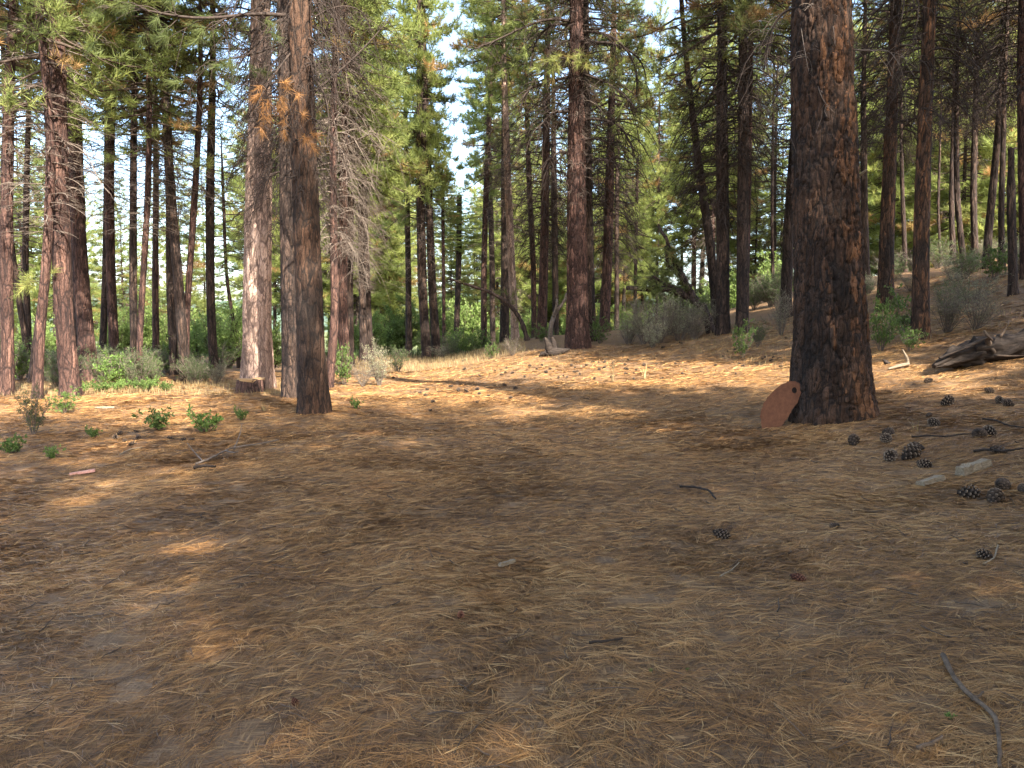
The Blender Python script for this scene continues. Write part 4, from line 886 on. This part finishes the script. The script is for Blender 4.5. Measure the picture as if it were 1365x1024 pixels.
shrub('bare', 483, 21, 34, 'low dry bush between the yellow green bush and the sagebrush', .9)
shrub('olive', 530, 27, 34, 'dim olive bush behind the pale sagebrush', .9)
shrub('low', 1265, None, 12, 'tiny bright green weed beside the thick bent stick', .6, None, 'plant', 962)
shrub('low', 868, None, 7, 'tiny yellow green sprout in the right foreground', .6, None, 'plant', 898)
shrub('low', 916, None, 6, 'minute yellow leaf sprout right of the other sprout', .6, None, 'plant', 896)
shrub('green', 1213, None, 34, 'bright low leafy bush left of the hollow log', .95, None, 'shrub', 468)
shrub('green', 1175, 16.5, 70, 'tall leafy bush right beside the nearest trunk', .6)
shrub('green', 1205, 18, 66, 'leafy green bush between the two sturdy right-hand pines', .7)
shrub('olive', 1262, 19, 52, 'grey green bush right of the sturdy pine by the log', .8)
shrub('sage', 1290, 20.5, 50, 'pale spreading bush behind the hollow log', 1.1)
shrub('bare', 1300, 17, 52, 'dry twiggy bush on the slope just above the hollow log', 1.0)
shrub('bare', 1262, 17.5, 60, 'bare grey bush left of the dry one above the log', .8)
shrub('green', 1322, 23, 46, 'light green bush below the broken snag', 1.0)
shrub('sage', 1358, 23, 44, 'pale bush at the right edge below the snag', 1.0)
shrub('olive', 1282, 24.5, 40, 'olive bush on the crest of the right slope', 1.1)
shrub('green', 990, None, 50, 'thin green bush in front of the twin-stemmed pine', .6, None, 'shrub', 478)
shrub('olive', 1010, None, 34, 'small olive bush right of the thin green one', .7, None, 'shrub', 462)
shrub('bare', 1042, None, 56, 'wiry bare bush left of the nearest trunk', .55, None, 'shrub', 447)
shrub('bare', 945, 26.6, 46, 'dry brown bush under the butt of the arched pine', .8)
shrub('sage', 905, 25.2, 64, 'tall grey sagebrush under the arched pine', .75)
shrub('bare', 880, 25, 60, 'dense brown-grey bush below the arch', .8)
shrub('sage', 858, 25.5, 66, 'silvery sagebrush left of the dense brown-grey one', .7)
shrub('bare', 925, 24.8, 48, 'low twiggy bush at the right end of the sagebrush patch', .9)
shrub('sage', 838, 26.5, 50, 'leftmost sagebrush of the patch under the arch', .7)
shrub('bare', 893, 27.5, 66, 'taller pale bush standing behind the dense brown-grey one', .8)
shrub('sage', 870, 24.2, 40, 'small silvery sagebrush at the front of the patch', .9)
shrub('olive', 915, 28, 60, 'olive bush rising behind the arched stem', .8)
shrub('green', 800, 28, 34, 'yellow green shrub right of the central big pine', .9)
shrub('green', 655, None, 22, 'round dark green bush left of the rotten stump', .9, None, 'shrub', 478)
shrub('bare', 683, None, 24, 'low grey bush right of the round dark one', 1.0, None, 'shrub', 474)
shrub('green', 722, 31, 24, 'small green bush behind the rotten stump', 1.0)
for x, Y, hp, kd in ((600, 40, 30, 'olive'), (625, 38, 26, 'green'), (612, 44, 40, 'green'), (575, 42, 30, 'olive'), (640, 44, 34, 'green'), (588, 37, 20, 'sage')):
    shrub(kd, x, Y, hp, 'low green bush in the row of bushes where the path ends', 1.0, 'bushes at the path end')
for k in range(34):
    x = 8 + k * 8.6 + rsb.uniform(-6, 6); Y = rsb.uniform(20.5, 27)
    shrub(['olive', 'green', 'sage', 'olive', 'olive'][k % 5], x, Y, rsb.uniform(26, 52), 'waist-high green bush in the thicket under the left trunks', rsb.uniform(.7, 1.1), 'thicket under the left trunks')
for k in range(16):
    x = 100 + k * 8 + rsb.uniform(-5, 5)
    shrub('low', x, rsb.uniform(18.6, 20.2), rsb.uniform(10, 18), 'bright low leaf clump along the edge under the left trunks', .9, 'leaf clumps along the left edge', 'plant')
for k in range(7):
    x = [262, 285, 305, 318, 362, 300, 330][k]
    shrub('tall', x, [34, 33, 30, 36, 27, 40, 44][k], [58, 62, 70, 74, 66, 70, 70][k], 'light green deciduous bush in the sun behind the pale trunk', .9, 'sunlit bushes behind the pale trunk')
for k in range(36):
    x = 440 + k * 17.5 + rsb.uniform(-9, 9)
    shrub('tall', x, rsb.uniform(48, 60), rsb.uniform(34, 75), 'sunlit young leafy tree growing low between the far trunks', .8, 'low leafy growth between the far trunks')
for k in range(16):
    x = -10 + k * 18 + rsb.uniform(-9, 9)
    shrub('tall', x, rsb.uniform(47, 57), rsb.uniform(34, 72), 'pale green leafy bush seen beyond the left trunks', .7, 'leafy growth beyond the left trunks')
for k in range(14):
    x = 1140 + k * 17 + rsb.uniform(-9, 9)
    shrub(['olive', 'sage', 'bare'][k % 3], x, rsb.uniform(24, 33), rsb.uniform(24, 40), 'greyish bush along the crest of the right slope', 1.1, 'bushes along the right crest')
for k in range(8):
    shrub('olive', 1000 + k * 7 + rsb.uniform(-4, 4), rsb.uniform(30, 38), rsb.uniform(30, 44), 'hazy olive bush behind the leaning pine left of the nearest trunk', .9, 'bushes behind the leaning pine')
# tall single grasses
def grass_tuft(label, x, y, hpx, nb, seed, group=None):
    p = hit(x, y); rs = np.random.default_rng(seed); h = hpx * p[1] / F; mb = MB()
    for k in range(nb):
        a = rs.uniform(0, 6.28); l = h * rs.uniform(.5, 1.05); o_ = l * rs.uniform(.15, .8); s = np.linspace(0, 1, 5)[:, None]; d = np.array([math.cos(a), math.sin(a), 0])
        P = d * o_ * s**1.8 + np.array([0, 0, l]) * s + d * .03; sd = np.array([-d[1], d[0], 0]) * (.006 + .004 * rs.uniform()) * (1 - s * .8); V = np.stack([P - sd, P + sd], 1).reshape(-1, 3)
        i = np.arange(4)[:, None] * 2; mb.add(V, None, np.concatenate([i, i + 1, i + 3, i + 2], 1), rs.uniform(0, 1))
    o = link('grass_tuft', mb.mesh('grass_tuft', STRAW, False), None, tuple(p)); return tag(o, label, 'grass', group)
grass_tuft('tall dry grass blades right below the central big pine', 817, 508, 40, 9, 1)
grass_tuft('shorter grass stalks right of the tall blades in the clearing', 860, 506, 22, 10, 2)
grass_tuft('small dry tuft on the needles left of the nearest left trunk', 352, 548, 14, 10, 3)
grass_tuft('small pale weed stalk in the sunny patch right of the nearest trunk', 1222, 575, 18, 6, 4)

# ------------------------------------------------------------------ stuff: dry grass, fallen needles, twig litter
def blades(n, Xf, Yf, hgt, wid, seed):
    rs = np.random.default_rng(seed); X = Xf(rs, n); Y = Yf(rs, n); Z = terr(X, Y); a = rs.uniform(0, 6.28, n); l = hgt * rs.uniform(.4, 1.1, n); o_ = l * rs.uniform(.1, .7, n)
    B = np.stack([X, Y, Z - .01], 1); d = np.stack([np.cos(a), np.sin(a), 0 * a], 1); s = np.stack([-np.sin(a), np.cos(a), 0 * a], 1) * wid
    M = B + d * (o_ * .3)[:, None] + np.array([0, 0, 1]) * (l * .6)[:, None]; T = B + d * o_[:, None] + np.array([0, 0, 1]) * l[:, None]
    V = np.stack([B - s, B + s, M + s * .7, M - s * .7, T], 1).reshape(-1, 3); i = np.arange(n)[:, None] * 5
    return V, i + np.array([[3, 2, 4]]), i + np.array([[0, 1, 2, 3]]), np.repeat(rs.uniform(0, 1, n), 5)
mb = MB()
for spec in ((9000, lambda r, n: r.uniform(-7.5, 0.5, n), lambda r, n: r.uniform(27, 44, n), .22, .006, 1), (2500, lambda r, n: r.uniform(-2, 8, n), lambda r, n: r.uniform(21, 30, n), .12, .004, 2),
             (6000, lambda r, n: r.uniform(-14, -5, n), lambda r, n: r.uniform(17.5, 22, n), .16, .004, 3), (4000, lambda r, n: r.uniform(5, 18, n), lambda r, n: r.uniform(16, 28, n), .18, .005, 4)):
    V, f3, f4, A = blades(*spec); mb.add(V, f3, f4, A)
tag(link('dry_grass', mb.mesh('dry_grass', STRAW, False)), 'sparse dry straw coloured grass at the rim of the clearing', 'grass', kind='stuff')
mb = MB(); V, f3, f4, A = blades(16000, lambda r, n: r.uniform(-26, 30, n), lambda r, n: r.uniform(38, 62, n), .5, .02, 5); mb.add(V, f3, f4, A * .6)
tag(link('green_undergrowth', mb.mesh('green_undergrowth', OLIVE, False)), 'green undergrowth on the forest floor beyond the clearing', 'undergrowth', kind='stuff')

def fallen(n, y0, y1, length, wid, seed, arch, pw=1.0):
    """fallen pine needles in pairs: thin bowed strips lying on the ground"""
    rs = np.random.default_rng(seed); m = int(n * 2.2); Y = y0 + (y1 - y0) * rs.uniform(0, 1, m)**pw; hw = .71 * Y + 2.4; X = rs.uniform(-1, 1, m) * hw
    dens = .62 + 1.2 * fbm(X * .9, Y * .9, 31, 3) + 1.0 * fbm(X * 3.1, Y * 3.1, 41, 2); keep = rs.uniform(size=m) < np.clip(dens, .34, 1); X = X[keep][:n]; Y = Y[keep][:n]; n = len(X)
    ang = 2.2 * PI * (vnoise(X * .8, Y * .8, 51) - .5) + .35 + rs.normal(0, 1.5, n); L = length * rs.uniform(.35, 1.2, n); bow = rs.normal(0, .06, n) * L
    outV = []; outA = []; tint = np.clip(.5 + .6 * fbm(X * 1.4, Y * 1.4, 61, 2) + rs.normal(0, .28, n), 0, 1); lift = np.abs(rs.normal(0, arch, n)); tilt = rs.normal(0, arch * 1.1, n)
    for pair in (0, 1):
        a = ang + (0 if pair == 0 else 1) * rs.normal(.16, .12, n); d = np.stack([np.cos(a), np.sin(a)], 1); s = np.stack([-d[:, 1], d[:, 0]], 1); rows = []
        for t in (0, .5, 1.0):
            c = np.stack([X, Y], 1) + d * (L * t)[:, None] + s * (bow * (4 * t * (1 - t)))[:, None]; w_ = wid * (1.0 if t < 1 else .35)
            z = terr(c[:, 0], c[:, 1]) + .004 + lift * (.35 + 4 * t * (1 - t) * .6) + np.abs(tilt) * t
            for sg in (-1, 1): rows.append(np.concatenate([c + s * sg * w_ / 2, (z + sg * w_ * .25)[:, None]], 1))
        outV.append(np.stack(rows, 1).reshape(-1, 3)); outA.append(np.repeat(np.clip(tint + rs.normal(0, .06, n), 0, 1), 6))
    V = np.concatenate(outV); k = np.arange(2 * n)[:, None] * 6
    return V, np.concatenate([k + np.array([[0, 1, 3, 2]]), k + np.array([[2, 3, 5, 4]])]), np.concatenate(outA)
mb = MB()
for spec in ((96000, 1.3, 5.0, .17, .0016, 1, .005), (125000, 4.6, 9.5, .17, .0023, 2, .006), (92000, 9.0, 17, .19, .0040, 3, .007), (34000, 16, 27, .24, .009, 4, .009)):
    V, F4, A = fallen(*spec); mb.add(V, None, F4, A)
tag(link('fallen_needles', mb.mesh('fallen_needles', LITTER, False)), 'layer of long fallen pine needles covering the clearing', 'needles', kind='stuff')
mb = MB(); rs = np.random.default_rng(5)
for k in range(700):
    Y = 2.2 + 20 * rs.uniform()**1.4; X = rs.uniform(-1, 1) * (.7 * Y + 2); a = rs.uniform(0, 6.28); L = rs.uniform(.05, .28) * (.7 + Y * .03); t = np.linspace(-.5, .5, 4)
    x = X + np.cos(a) * L * t + rs.normal(0, .006, 4); y = Y + np.sin(a) * L * t + rs.normal(0, .006, 4); P = np.stack([x, y, terr(x, y) + .01 + rs.uniform(0, .02, 4)], 1)
    V, f3, f4 = tube(P, np.linspace(.004, .002, 4) * rs.uniform(.5, 1.3) * (.7 + Y * .05), 4, False); mb.add(V, f3, f4)
tag(link('twig_litter', mb.mesh('twig_litter', LITTERWOOD)), 'small dark twigs and bark bits strewn over the needles', 'twigs', kind='stuff')

# ================================================================== camera, sky, sun
cam = bpy.data.cameras.new('camera'); cam.sensor_width = 36; cam.lens = 36 * F / 1365; cam.clip_start = .05; cam.clip_end = 4000
co = bpy.data.objects.new('camera', cam); C.objects.link(co); co.location = (0, 0, CAMH); co.rotation_euler = (PI / 2 - TH, 0, 0)
bpy.context.scene.camera = co
EL = math.radians(42); SD = Vector((.50, -.86, 0)).normalized()
sv = Vector((SD.x * math.cos(EL), SD.y * math.cos(EL), math.sin(EL)))
w = bpy.data.worlds.new('World'); bpy.context.scene.world = w; w.use_nodes = True
nt = w.node_tree; sky = nt.nodes.new('ShaderNodeTexSky'); sky.sky_type = 'NISHITA'; sky.sun_disc = False
sky.sun_elevation = EL; sky.sun_rotation = math.atan2(SD.x, SD.y); sky.air_density = 1.0; sky.dust_density = 2.0; sky.ozone_density = 1.0
bg = nt.nodes['Background']; bg.inputs[1].default_value = .15; nt.links.new(sky.outputs[0], bg.inputs[0])
sl = bpy.data.lights.new('sun', 'SUN'); sl.energy = 5.0; sl.angle = math.radians(.53); sl.color = (1, .95, .86)
so = bpy.data.objects.new('sun', sl); C.objects.link(so); so.rotation_euler = sv.to_track_quat('Z', 'Y').to_euler(); so.location = (0, 0, 60)
sc = bpy.context.scene
sc.view_settings.view_transform = 'Standard'; sc.view_settings.look = 'None'; sc.view_settings.exposure = 2.3; sc.view_settings.gamma = 1
sc.cycles.max_bounces = 6; sc.cycles.diffuse_bounces = 3; sc.cycles.transmission_bounces = 4; sc.cycles.sample_clamp_indirect = 4
